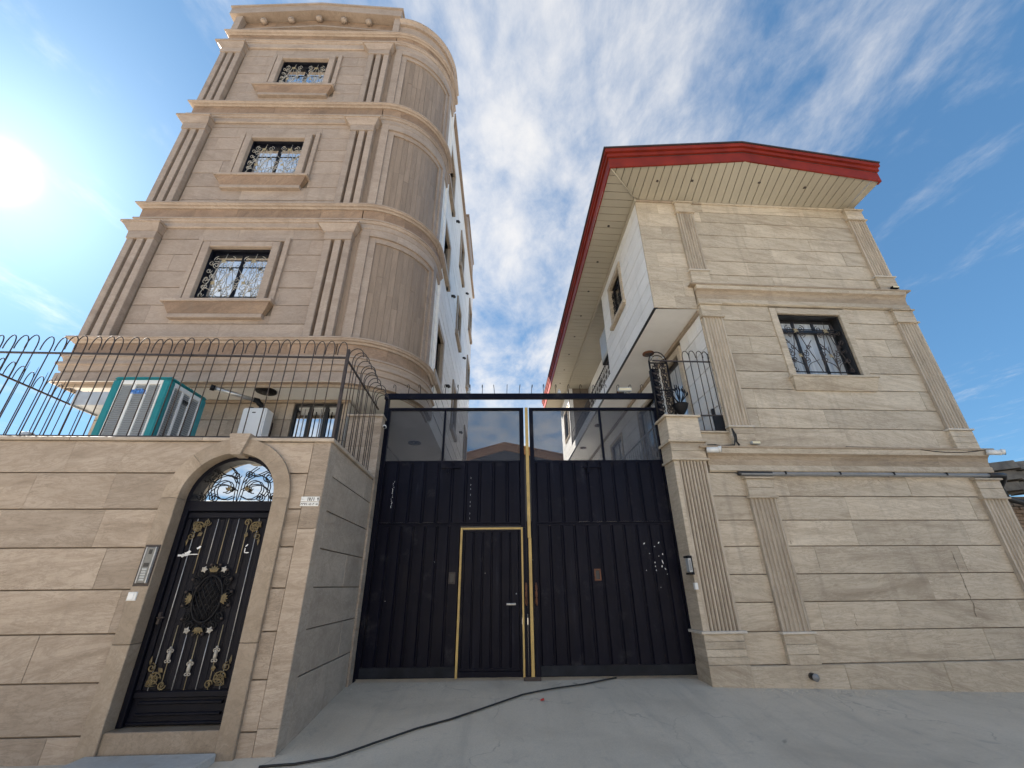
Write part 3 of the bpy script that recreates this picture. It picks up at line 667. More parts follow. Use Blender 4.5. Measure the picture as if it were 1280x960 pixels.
# door phone, bell push, house number
th = thing('door_intercom', 'silver door phone panel with camera and call buttons on the stone jamb', 'intercom', FL, (-1.74, -0.05, 1.56))
PJ = PL((0, -0.05, 0), (1, 0, 0), (0, -1, 0))
MB().slab(PJ, -1.832, -1.668, 1.53, 1.955, -0.005, 0.006, 0.003).build('mounting_plate', 'iron_brown', th)
MB().slab(PJ, -1.795, -1.685, 1.56, 1.93, 0.006, 0.03, 0.006).build('panel', 'steel', th)
MB().slab(PJ, -1.797, -1.785, 1.56, 1.93, 0.006, 0.036, 0.003).build('side_trim', 'silver', th)
MB().slab(PJ, -1.695, -1.683, 1.56, 1.93, 0.006, 0.036, 0.003).build('side_trim', 'silver', th)
MB().slab(PJ, -1.757, -1.722, 1.855, 1.905, 0.03, 0.034, 0.003).build('camera_lens', 'black', th)
MB().slab(PJ, -1.772, -1.712, 1.725, 1.765, 0.03, 0.033, 0.003).build('screen', 'black', th)
for k in range(5): MB().slab(PJ, -1.768, -1.716, 1.585 + 0.026 * k, 1.605 + 0.026 * k, 0.03, 0.035, 0.003).build('call_button', 'pad', th)
th = thing('bell_push', 'white square bell push under the silver door phone', 'bell push', FL, (-1.8, -0.05, 1.41))
MB().slab(PJ, -1.842, -1.748, 1.39, 1.475, 0.0, 0.014, 0.004).build('plate', 'whiteplastic', th)
MB().slab(PJ, -1.832, -1.775, 1.40, 1.465, 0.014, 0.019, 0.003).build('button', 'white', th)

def digits(parent, P, u, z, h, text, lw, mat='black', wd=0.42):
    """Persian numerals drawn as pen strokes"""
    G = {'1': [[(.5, 1), (.55, .5), (.5, 0)]], '7': [[(.1, 1), (.45, .05), (.55, .05), (.9, 1)]], '8': [[(.1, 0), (.45, .95), (.55, .95), (.9, 0)]], '/': [[(.2, -.1), (.8, 1.05)]],
         '0': [[(.4, .42), (.6, .42), (.6, .58), (.4, .58)]], '9': [[(.75, .55), (.35, .5), (.3, .9), (.7, .95), (.75, .55), (.7, 0)]], '2': [[(.2, 0), (.2, .95), (.35, .75), (.75, .8), (.8, 1)]],
         '3': [[(.15, 0), (.15, 1), (.25, .75), (.42, .75), (.5, .95), (.58, .75), (.8, .78), (.85, 1)]], '5': [[(.5, .95), (.15, .35), (.3, .05), (.5, .25), (.7, .05), (.85, .35), (.5, .95)]], '-': [[(.1, .45), (.9, .45)]], '.': [[(.4, .3), (.6, .3)]], ' ': []}
    mb = MB()
    for ch in text:
        for st in G[ch]:
            for a, b in zip(st, st[1:]):
                d = Vector((b[0] - a[0], 0, b[1] - a[1])); 
                A = Vector((u + a[0] * h * wd * 1.3, z + a[1] * h)); B = Vector((u + b[0] * h * wd * 1.3, z + b[1] * h)); t = (B - A).normalized() * lw * 0.3; n_ = Vector((-t.y, t.x)) / max(1e-9, t.length) * lw / 2
                A -= t; B += t
                mb.prism([P.pt(A.x - n_.x, A.y - n_.y, 0), P.pt(B.x - n_.x, B.y - n_.y, 0), P.pt(B.x + n_.x, B.y + n_.y, 0), P.pt(A.x + n_.x, A.y + n_.y, 0)], P.N * 0.0012)
        u += h * wd * 1.55
    return mb.build('digits', mat, parent)
th = thing('house_number_plate', 'small white plate with black Persian house number on the wall corner', 'sign', FL, (-0.12, -0.01, 2.44))
MB().slab(PF, -0.238, -0.022, 2.442, 2.50, 0.004, 0.012, 0.002).build('plate', 'whiteplastic', th)
digits(th, PL((0, -0.0122, 0), (1, 0, 0), (0, -1, 0)), -0.165, 2.452, 0.036, '17/1 9', 0.0075)
digits(th, PL((0, -0.0122, 0), (1, 0, 0), (0, -1, 0)), -0.232, 2.462, 0.018, '-..', 0.004)
th = thing('postcode_plate', 'white strip plate with a row of small Persian digits under the house number', 'sign', FL, (-0.12, -0.01, 2.39))
MB().slab(PF, -0.238, -0.022, 2.388, 2.436, 0.004, 0.010, 0.002).build('plate', 'whiteplastic', th)
digits(th, PL((0, -0.0102, 0), (1, 0, 0), (0, -1, 0)), -0.23, 2.401, 0.021, '2271080208', 0.0055, wd=0.62)

# ------------------------------------------------------------------ spiked fences
def hook_bar(dirx, diry, z0, r=0.0075, zr=4.60, wd=0.12, hh=0.16, tail=0.06, tip=False):
    mb = MB(); pts = [(0, 0, z0), (0, 0, zr - 0.02)]
    for i in range(9):
        a = math.pi * i / 8; k = wd / 2 * (1 - math.cos(a)); pts.append((dirx * k, diry * k, zr + hh * math.sin(a)))
    pts.append((dirx * wd, diry * wd, zr - tail)); mb.tube(pts, r, 5)
    if tip: mb.tube([(0, 0, zr - 0.05), (0, 0, zr + 0.19), (0, 0, zr + 0.25)], r, 4, r1=0.002)
    return mb
def fence(name, label, frame, base, pts, rails, posts, hook, group, mat='iron_brown', tips=0):
    th = thing(name, label, 'fence', frame, base, group)
    proto = hook_bar(*hook).build('fence_bar', mat, None).ob; COL.objects.unlink(proto)
    proto2 = hook_bar(*hook, tip=True).build('fence_bar', mat, None).ob; COL.objects.unlink(proto2)
    for i, p in enumerate(pts):
        o = (proto2 if i < tips else proto).copy(); COL.objects.link(o); o.parent = th.ob; o.location = Vector((p[0], p[1], 0)) - Vector(base)
        o.rotation_euler = (random.uniform(-0.006, 0.006), random.uniform(-0.006, 0.006), random.uniform(-0.12, 0.12))
    for a, b in rails:
        d = (Vector(b) - Vector(a)).normalized(); n = Vector((-d.y, d.x, 0)) * 0.011
        MB().prism([Vector(a) - n - Vector((0, 0, .012)), Vector(a) + n - Vector((0, 0, .012)), Vector(a) + n + Vector((0, 0, .012)), Vector(a) - n + Vector((0, 0, .012))], Vector(b) - Vector(a)).build('fence_rail', mat, th)
    for p in posts: MB().box(p[0] - 0.02, p[0] + 0.02, p[1] - 0.02, p[1] + 0.02, p[2], p[3], 0.003).build('fence_post', mat, th)
    return th
n = 43
fence('spiked_fence', 'dark iron fence of hooked bars along the coping above the arched door', FL, (-3, 0.1, 3.235), [(-0.04 - 0.164 * i, 0.1) for i in range(n)][::-1],
      [((-7.1, 0.1, 4.485), (-0.02, 0.1, 4.485)), ((-7.1, 0.1, 3.28), (-0.02, 0.1, 3.28))], [(-0.03, 0.1, 3.235, 4.62)], (-1, 0, 3.22, 0.0075, 4.60, 0.13), 'iron fences on the wall coping', tips=11)
fence('spiked_fence', 'short hooked iron fence beside the driveway between wall corner and gate pier', FL, (-0.05, 1.2, 3.235), [(-0.05, 0.24 + 0.132 * i) for i in range(14)],
      [((-0.05, 0.12, 4.485), (-0.05, 2.09, 4.485)), ((-0.05, 0.12, 3.28), (-0.05, 2.09, 3.28))], [], (1, 0, 3.22, 0.0075, 4.60, 0.22, 0.13, 0.02), 'iron fences on the wall coping')
sw = thing('side_wall', 'low side wall carrying the far iron fence at left', 'wall', FL, (-5.45, 1.4, 0))
MB().box(-5.58, -5.32, 0.405, 2.35, -0.2, 3.18).build('wall_core', 'stone_grey', sw)
fence('spiked_fence', 'iron fence with hooked tops running back to the building at far left', FL, (-5.45, 1.3, 3.2), [(-5.45, 0.26 + 0.165 * i) for i in range(13)],
      [((-5.45, 0.14, 4.485), (-5.45, 2.4, 4.485)), ((-5.45, 0.14, 3.28), (-5.45, 2.4, 3.28))], [], (-1, 0, 3.17), 'iron fences on the wall coping', tips=15)
single(MB().box(-4.03, -3.93, 0.16, 0.26, 3.236, 3.36, 0.01), 'post_stub', 'galv', FL, (-3.98, 0.2, 3.24), 'short grey post stub standing on the coping behind the left fence', 'post')

# ------------------------------------------------------------------ driveway gate
gate = thing('driveway_gate', 'tall black corrugated double driveway gate with yellow edged wicket door and mesh top', 'gate', FG, (2.62, 0, 0.04))
PG = PL((0, 0, 0), (1, 0, 0), (0, -1, 0))
def corrugated(u0, u1, z0, z1, pitch, d=0.022, y=0.0):
    mb = MB(); pr = []; u = u0; n = max(1, round((u1 - u0) / pitch)); p = (u1 - u0) / n
    for k in range(n):
        a = u0 + k * p
        pr += [(a, 0), (a + 0.10 * p, 0), (a + 0.17 * p, d), (a + 0.55 * p, d + 0.002), (a + 0.93 * p, d)]
    pr.append((u1, 0)); m = len(pr)
    vs = [PG.pt(a, z0, w - y) for a, w in pr] + [PG.pt(a, z1, w - y) for a, w in pr] + [PG.pt(a, z0, w - y - 0.003) for a, w in pr] + [PG.pt(a, z1, w - y - 0.003) for a, w in pr]
    fs = [(i, i + 1, m + i + 1, m + i) for i in range(m - 1)] + [(2 * m + i, 3 * m + i, 3 * m + i + 1, 2 * m + i + 1) for i in range(m - 1)]
    mb.add(vs, fs); return mb
def leaf_frame(bars):
    mb = MB()
    for a, b, c, d, w in bars: mb.slab(PG, a, b, c, d, -0.045, w, 0.004)
    return mb
lf = leaf_frame([(0.0, 0.055, 0.04, 4.42, 0.03), (2.535, 2.615, 2.20, 4.42, 0.03), (0.055, 2.535, 4.375, 4.42, 0.03), (2.565, 2.615, 0.04, 2.195, 0.028), (0.055, 1.495, 0.04, 0.185, 0.026), (0.055, 2.535, 3.335, 3.375, 0.02), (0.055, 2.535, 2.225, 2.26, 0.016),
                 (1.085, 1.125, 3.375, 4.375, 0.012), (0.055, 2.535, 2.262, 2.285, 0.024)]).build('gate_leaf', 'gate', gate)
MB().slab(PG, 0.055, 1.494, 0.05, 0.18, 0.0265, 0.029, 0.001).build('kick_plate', 'gate_dusty', lf)
corrugated(0.056, 1.494, 0.186, 2.224, 0.205).build('corrugated_sheet', 'gate', lf)
corrugated(0.056, 2.534, 2.286, 3.334, 0.245).build('corrugated_sheet', 'gate', lf)
MB().slab(PG, 0.056, 1.084, 3.376, 4.374, -0.02, -0.016, 0.001).build('mesh_panel', 'mesh', lf)
MB().slab(PG, 1.126, 2.534, 3.376, 4.374, -0.02, -0.016, 0.001).build('mesh_panel', 'mesh', lf)
rf = leaf_frame([(2.725, 2.80, 0.04, 4.42, 0.03), (5.165, 5.235, 0.04, 4.42, 0.03), (2.80, 5.165, 4.375, 4.42, 0.03), (2.80, 5.165, 0.04, 0.185, 0.026), (2.80, 5.165, 3.335, 3.375, 0.02), (2.80, 5.165, 2.225, 2.26, 0.016), (2.80, 5.165, 2.262, 2.285, 0.024),
                 (4.08, 4.12, 3.375, 4.375, 0.012)]).build('gate_leaf', 'gate', gate)
MB().slab(PG, 2.802, 5.164, 0.05, 0.18, 0.0265, 0.029, 0.001).build('kick_plate', 'gate_dusty', rf)
corrugated(2.801, 5.164, 0.186, 2.224, 0.215).build('corrugated_sheet', 'gate', rf)
corrugated(2.801, 5.164, 2.286, 3.334, 0.245).build('corrugated_sheet', 'gate', rf)
MB().slab(PG, 2.801, 4.079, 3.376, 4.374, -0.02, -0.016, 0.001).build('mesh_panel', 'mesh', rf)
MB().slab(PG, 4.121, 5.164, 3.376, 4.374, -0.02, -0.016, 0.001).build('mesh_panel', 'mesh', rf)
MB().slab(PG, 2.622, 2.722, 0.02, 2.3, -0.01, 0.022, 0.004).build('closing_strip', 'gate', gate)
MB().slab(PG, 2.655, 2.705, 0.01, 2.02, 0.0225, 0.045, 0.004).build('yellow_strip', 'yellow', gate)
MB().slab(PG, 2.645, 2.700, 2.023, 4.42, 0.0, 0.042, 0.004).build('yellow_strip', 'yellow', gate)
# the wicket
wk = leaf_frame([(1.535, 1.56, 0.12, 2.155, 0.012), (2.49, 2.53, 0.12, 2.155, 0.012), (1.56, 2.49, 0.12, 0.155, 0.012), (1.56, 2.49, 2.12, 2.155, 0.012), (1.535, 2.53, 0.04, 0.115, 0.016)]).build('wicket_door', 'gate', gate)
corrugated(1.561, 2.489, 0.156, 2.119, 0.155, 0.018, 0.01).build('corrugated_sheet', 'gate', wk)
mb = MB(); mb.slab(PG, 2.28, 2.43, 1.005, 1.035, 0.0, 0.02, 0.004); mb.slab(PG, 2.29, 2.42, 1.02, 1.028, 0.02, 0.055, 0.003); mb.build('handle', 'silver', wk)
MB().ball(PG.pt(2.44, 1.17, 0.014), 0.011).build('lock_cylinder', 'silver', wk)
for a, b, c, d in ((1.497, 1.532, 0.03, 2.195), (2.533, 2.562, 0.03, 2.195), (1.533, 2.532, 2.165, 2.195)):
    MB().slab(PG, a, b, c, d, -0.02, 0.034, 0.003).build('yellow_edge', 'yellow', gate)
for x, zz_ in ((3.79, 1.44), (1.385, 1.41)):
    mb = MB()
    for a, b, c, d in ((-0.055, -0.03, -0.09, 0.09), (0.03, 0.055, -0.09, 0.09), (-0.03, 0.03, 0.065, 0.09), (-0.03, 0.03, -0.09, -0.065)): mb.slab(PG, x + a, x + b, zz_ + c, zz_ + d, 0.018, 0.035, 0.004)
    mb.build('pull_plate', 'rust' if x > 3 else 'iron_brown', gate)
    MB().slab(PG, x - 0.03, x + 0.03, zz_ - 0.065, zz_ + 0.065, 0.0, 0.024, 0.001).build('pull_recess', 'black', gate)
for x in (2.60, 2.765):
    mb = MB()
    for k in range(3): mb.slab(PG, x - 0.018, x + 0.018, 1.02 + k * 0.1, 1.10 + k * 0.1, 0.03, 0.05, 0.004)
    mb.tube([PG.pt(x, 1.0, 0.052), PG.pt(x, 1.33, 0.052)], 0.012, 6); mb.build('bolt', 'rust', gate)
for x in (1.30, 3.87):
    mb = MB(); mb.slab(PG, x - 0.2, x + 0.16, 3.225, 3.25, 0.02, 0.06, 0.004); mb.slab(PG, x - 0.11, x - 0.06, 3.14, 3.24, 0.02, 0.05, 0.004); mb.build('latch_bracket', 'gate', gate)
mb = MB(); rg = random.Random(5)
def flake(u, z, l, w_, a, wo=0.024):
    c, s = math.cos(a), math.sin(a); l *= 0.75; w_ *= 0.62; q = [(-l / 2, -w_ * .2), (-l * .1, -w_ / 2), (l / 2, -w_ * .1), (l * .2, w_ / 2), (-l * .3, w_ * .4)]
    mb.prism([PG.pt(u + x * c - y * s, z + x * s + y * c, wo) for x, y in q], (0, -0.001, 0))
for (u, z, l, w_, a) in ((4.63, 1.92, .05, .03, .7), (4.88, 1.93, .05, .03, .9), (4.80, 1.87, .03, .02, 0), (4.92, 1.75, .04, .03, 1.4), (4.77, 1.62, .035, .025, 1.5), (4.77, 1.56, .03, .022, 1.5), (4.775, 1.50, .035, .02, 1.5), (4.90, 1.63, .10, .022, 1.8), (4.88, 1.56, .05, .03, 1.2), (4.93, 1.52, .05, .02, 2.2), (4.70, 1.76, .02, .02, 0), (4.85, 1.72, .018, .018, 0), (4.95, 1.44, .02, .02, 0), (4.61, 1.5, .02, .015, 1)):
    flake(u, z, l, w_, a, 0.0232)
for k in range(14): flake(0.255 + rg.uniform(-.012, .012) + 0.0012 * k, 2.55 + 0.034 * k, rg.uniform(.02, .07), rg.uniform(.005, .016), 1.5 + rg.uniform(-.3, .3), 0.0232)
for k in range(8): flake(1.645, 2.33 + 0.1 * k + rg.uniform(0, .03), .05, .006, 1.57, 0.0232)
for k in range(5): flake(rg.uniform(0.1, 5.1), rg.uniform(0.9, 1.9), .02, .008, rg.uniform(0, 3), 0.0235)
mb.build('paint_chips', 'white', gate)
mb = MB(); mb.box(2.54, 2.80, -0.06, 0.06, -0.02, 0.045, 0.008); mb.build('floor_stop', 'iron_brown', gate)

beam = thing('overhead_gate_beam', 'black steel beam with curled spikes spanning the driveway above the gate', 'beam', FG, (2.6, -0.05, 4.6))
MB().box(-0.08, 5.30, -0.09, -0.03, 4.585, 4.70, 0.004).build('beam', 'gate', beam)
proto = MB()
proto.tube([(0, 0, 0), (0, 0, 0.15)] + [(0, -0.03 * (1 - math.cos(a)), 0.15 + 0.035 * math.sin(a)) for a in [math.pi * i / 6 for i in range(1, 7)]] + [(0, -0.06, 0.11)], 0.006, 5)
pm = proto.build('curled_spike', 'iron', None).ob; COL.objects.unlink(pm)
for k in range(22):
    o = pm.copy(); COL.objects.link(o); o.parent = beam.ob; o.location = Vector((0.12 + 0.242 * k, -0.06, 4.70)) - Vector((2.6, -0.05, 4.6)); o.rotation_euler = (random.uniform(-.08, .08), random.uniform(-.1, .1), -0.5 + 1.2 * k / 21)
for x in (1.55, 3.33):
    mb = MB(); mb.box(x - 0.03, x + 0.03, -0.10, -0.02, 4.702, 4.75, 0.005); mb.tube([(x, -0.06, 4.74), (x, -0.06, 4.80)], 0.012, 6); mb.build('bolt_block', 'galv', beam)
lt = thing('floodlight', 'small cream floodlight standing on the beam over the driveway gate', 'light', FG, (4.63, -0.06, 4.70))
mb = MB(); mb.box(4.50, 4.76, -0.12, -0.05, 4.735, 4.815, 0.01); mb.tube([(4.63, -0.07, 4.70), (4.63, -0.07, 4.74)], 0.012, 6); mb.build('housing', 'galv', lt)
MB().box(4.515, 4.745, -0.126, -0.1205, 4.75, 4.80, 0.002).build('lens', 'lampglass', lt)
single(MB().box(5.24, 5.37, -0.02, 0.10, 0.0, 5.28, 0.006), 'gate_post', 'gate', FG, (5.3, 0.04, 0), 'tall black steel post at the right end of the gate', 'post')
single(MB().box(-0.075, -0.003, -0.03, 0.07, 0.0, 4.72, 0.006), 'gate_post', 'gate', FG, (-0.04, 0.02, 0), 'black steel post at the left end of the gate beside the stone pier', 'post')

# left pier of the gate
pier = thing('gate_pier', 'stone pier at the left side of the gate where the short fence ends', 'pier', FL, (-0.2, 2.3, 0))
PPI = PL((0, 2.14, 0), (1, 0, 0), (0, -1, 0))
MB().box(-0.56, 0.0, 2.17, 2.46, -0.2, 4.36).build('core', 'mortar', pier)
for a, b in ((3.24, 3.78), (3.783, 4.36)): MB().slab(PPI, -0.585, 0.028, a, b, -0.03, 0.0, 0.004).build('stone_slab', 'stone_wall', pier)
for a, b in ((0.0, 1.2), (1.203, 2.4), (2.403, 3.4), (3.403, 4.36)): MB().slab(PL((0.03, 0, 0), (0, 1, 0), (1, 0, 0)), 2.172 if a < 3 else 2.145, 2.46, a, b, -0.03, 0.0, 0.004).build('stone_slab', 'stone_wall', pier)
MB().box(-0.61, 0.055, 2.10, 2.49, 4.362, 4.40, 0.006).build('cap_stone', 'stone_grey', pier)

def camera_unit(label, frame, p, d, mat='whiteplastic', s=1.0, bracket=True):
    """small bullet camera: p mount point, d direction it looks"""
    th = thing('security_camera', label, 'camera', frame, p); p = Vector(p); d = Vector(d).normalized()
    c = p + Vector((0, -0.07, -0.01)) * s
    mb = MB(); mb.tube([p, p + Vector((0, -0.015, 0)) * s], 0.035 * s, 10); mb.tube([p, p + Vector((0, -0.05, 0.0)) * s, c], 0.013 * s, 6); mb.build('bracket', mat, th)
    mb = MB(); mb.tube([c - d * 0.09 * s, c + d * 0.075 * s], 0.042 * s, 12); mb.tube([c + d * 0.07 * s - Vector((0, 0, -0.012)) * s, c + d * 0.115 * s + Vector((0, 0, 0.012)) * s], 0.044 * s, 12); mb.build('body', mat, th)
    mb = MB(); mb.tube([c + d * 0.112 * s, c + d * 0.1165 * s], 0.034 * s, 12); mb.build('lens', 'black', th)
camera_unit('small white dome camera on the pier at the left of the gate', FG, (0.015, -0.12, 3.99), (0.3, -1, -0.4), s=0.75)

# ------------------------------------------------------------------ apartment building (left)
tw = thing('apartment_building', 'four storey brown stone apartment building with a rounded corner and moulded storey bands', 'building', FT, (-4.7, 6.0, 0))
TF = PL((0, 0.16, 0), (1, 0, 0), (0, -1, 0))
TS = PL((-1.76, 0, 0), (0, 1, 0), (1, 0, 0))
AC_ = (-3.1, 1.5); AR = 1.34; TA = ARC(AC_, AR); ALEN = AR * math.pi / 2
DEPTH = 11.6
arc = [(AC_[0] + AR * math.sin(a), AC_[1] - AR * math.cos(a)) for a in [math.pi / 2 * i / 20 for i in range(21)]]
FLO = [(5.53, 8.20, [5.54, 5.886, 6.303, 6.71, 7.107, 7.53, 7.929, 8.22]), (8.81, 11.58, [8.82, 9.046, 9.446, 9.88, 10.286, 10.671, 11.088, 11.452, 11.6]), (12.24, 14.73, [12.25, 12.445, 12.83, 13.235, 13.63, 14.01, 14.42, 14.75])]
WZ = [(6.36, 7.66), (9.72, 10.97), (13.0, 14.18)]
fh = [(-6.0, -4.77, a, b) for a, b in WZ]
sh = []
for y0, y1 in ((2.15, 3.15), (5.75, 6.65), (9.95, 10.95)):
    for z0, z1 in ((5.9, 7.25), (9.25, 10.5), (12.15, 13.55)): sh.append((y0, y1, z0, z1))
mb = MB()
backing(mb, TF, -7.62, -3.1, 4.66, 15.4, fh, depth=0.3)
backing(mb, PL((-1.76, 0, 0), (0, 1, 0), (1, 0, 0)), 1.5, DEPTH, 4.66, 15.05, sh)
A2 = [(AC_[0] + (AR - 0.034) * math.sin(a), AC_[1] - (AR - 0.034) * math.cos(a)) for a in [math.pi / 2 * i / 20 for i in range(21)]]
for i in range(20): mb.add([(*A2[i], 4.66), (*A2[i + 1], 4.66), (*A2[i + 1], 15.4), (*A2[i], 15.4)], [(0, 1, 2, 3)])
mb.add([(-7.62, 0.19, 4.66), (-7.62, DEPTH, 4.66), (-7.62, DEPTH, 15.05), (-7.62, 0.19, 15.4)], [(0, 1, 2, 3)])
mb.add([(-7.62, DEPTH, 0), (-1.79, DEPTH, 4.66), (-1.79, DEPTH, 15.05), (-7.62, DEPTH, 15.05)], [(0, 1, 2, 3)])
mb.add([(-7.62, 0.4, 15.03), (-3.1, 0.4, 15.03)] + [(x, y, 15.03) for x, y in A2] + [(-1.79, DEPTH, 15.03), (-7.62, DEPTH, 15.03)], [tuple(range(25))])
mb.build('wall_core', 'mortar', tw)
# ground floor set back under the overhang
mb = MB()
mb.add([(-7.80, 0.03, 4.66), (-3.1, 0.03, 4.66)] + [(AC_[0] + 1.45 * math.sin(a), AC_[1] - 1.45 * math.cos(a), 4.66) for a in [math.pi / 2 * i / 12 for i in range(1, 13)]] + [(-1.76, 1.9, 4.66), (-1.76, DEPTH, 4.66), (-7.80, DEPTH, 4.66)], [tuple(range(17))])
mb.build('soffit', 'plaster', tw, fix=False)
GW = PL((0, 0.85, 0), (1, 0, 0), (0, -1, 0)); GS = PL((-3.0, 0, 0), (0, 1, 0), (1, 0, 0))
gwh = [(-4.02, -3.12, 2.9, 4.60)]
mb = MB(); backing(mb, GW, -7.55, -3.0, -0.2, 4.66, gwh, -0.03, 0.2); backing(mb, GS, 0.85, DEPTH, -0.2, 4.66, [], -0.03); mb.add([(-7.55, 0.85, -.2), (-7.55, DEPTH, -.2), (-7.55, DEPTH, 4.66), (-7.55, 0.85, 4.66)], [(0, 1, 2, 3)]); mb.build('ground_floor_core', 'mortar_white', tw)
rg = random.Random(11)
facing(tw, GW, -7.55, -3.0, [2.27, 2.67, 3.07, 3.47, 3.87, 4.27, 4.60], (0.75, 1.0), 'stone_grey', gwh, rng=rg)
facing(tw, GS, 0.82, 9, [2.67, 3.27, 3.87, 4.60], (1.0, 1.8), 'plaster_d', rng=rg)
MB().slab(GW, -7.55, -3.0, 4.60, 4.655, -0.03, 0.03, 0.004).build('ceiling_trim', 'stone_trim', tw)
def simple_window(parent, P, u0, u1, z0, z1, depth=0.13, fr='black', gl='glass', mull=1, bars=0):
    w = MB()
    for a, b, c, d in ((u0, u0 + 0.05, z0, z1), (u1 - 0.05, u1, z0, z1), (u0 + 0.05, u1 - 0.05, z0, z0 + 0.05), (u0 + 0.05, u1 - 0.05, z1 - 0.05, z1)): w.slab(P, a, b, c, d, -depth - 0.02, -depth + 0.03, 0.003)
    for k in range(mull): x = u0 + (u1 - u0) * (k + 1) / (mull + 1); w.slab(P, x - 0.03, x + 0.03, z0 + 0.05, z1 - 0.05, -depth - 0.02, -depth + 0.025, 0.003)
    win = w.build('window', fr, parent)
    edges = [u0 + 0.05] + [u0 + (u1 - u0) * (k + 1) / (mull + 1) for k in range(mull)] + [u1 - 0.05]
    for a, b in zip(edges, edges[1:]): MB().slab(P, a, b, z0 + 0.05, z1 - 0.05, -depth - 0.012, -depth + 0.002, 0.001).build('pane', gl, win)
    for k in range(bars): x = u0 + (u1 - u0) * (k + 0.5) / bars; MB().tube([P.pt(x, z0 + 0.01, -depth + 0.07), P.pt(x, z1 - 0.12, -depth + 0.07)], 0.011, 6).build('bar', 'silver' if k % 2 else 'iron', win)
    return win
simple_window(tw, GW, -4.01, -3.13, 2.91, 4.59, 0.06, 'black', 'mirror', 2, 6)
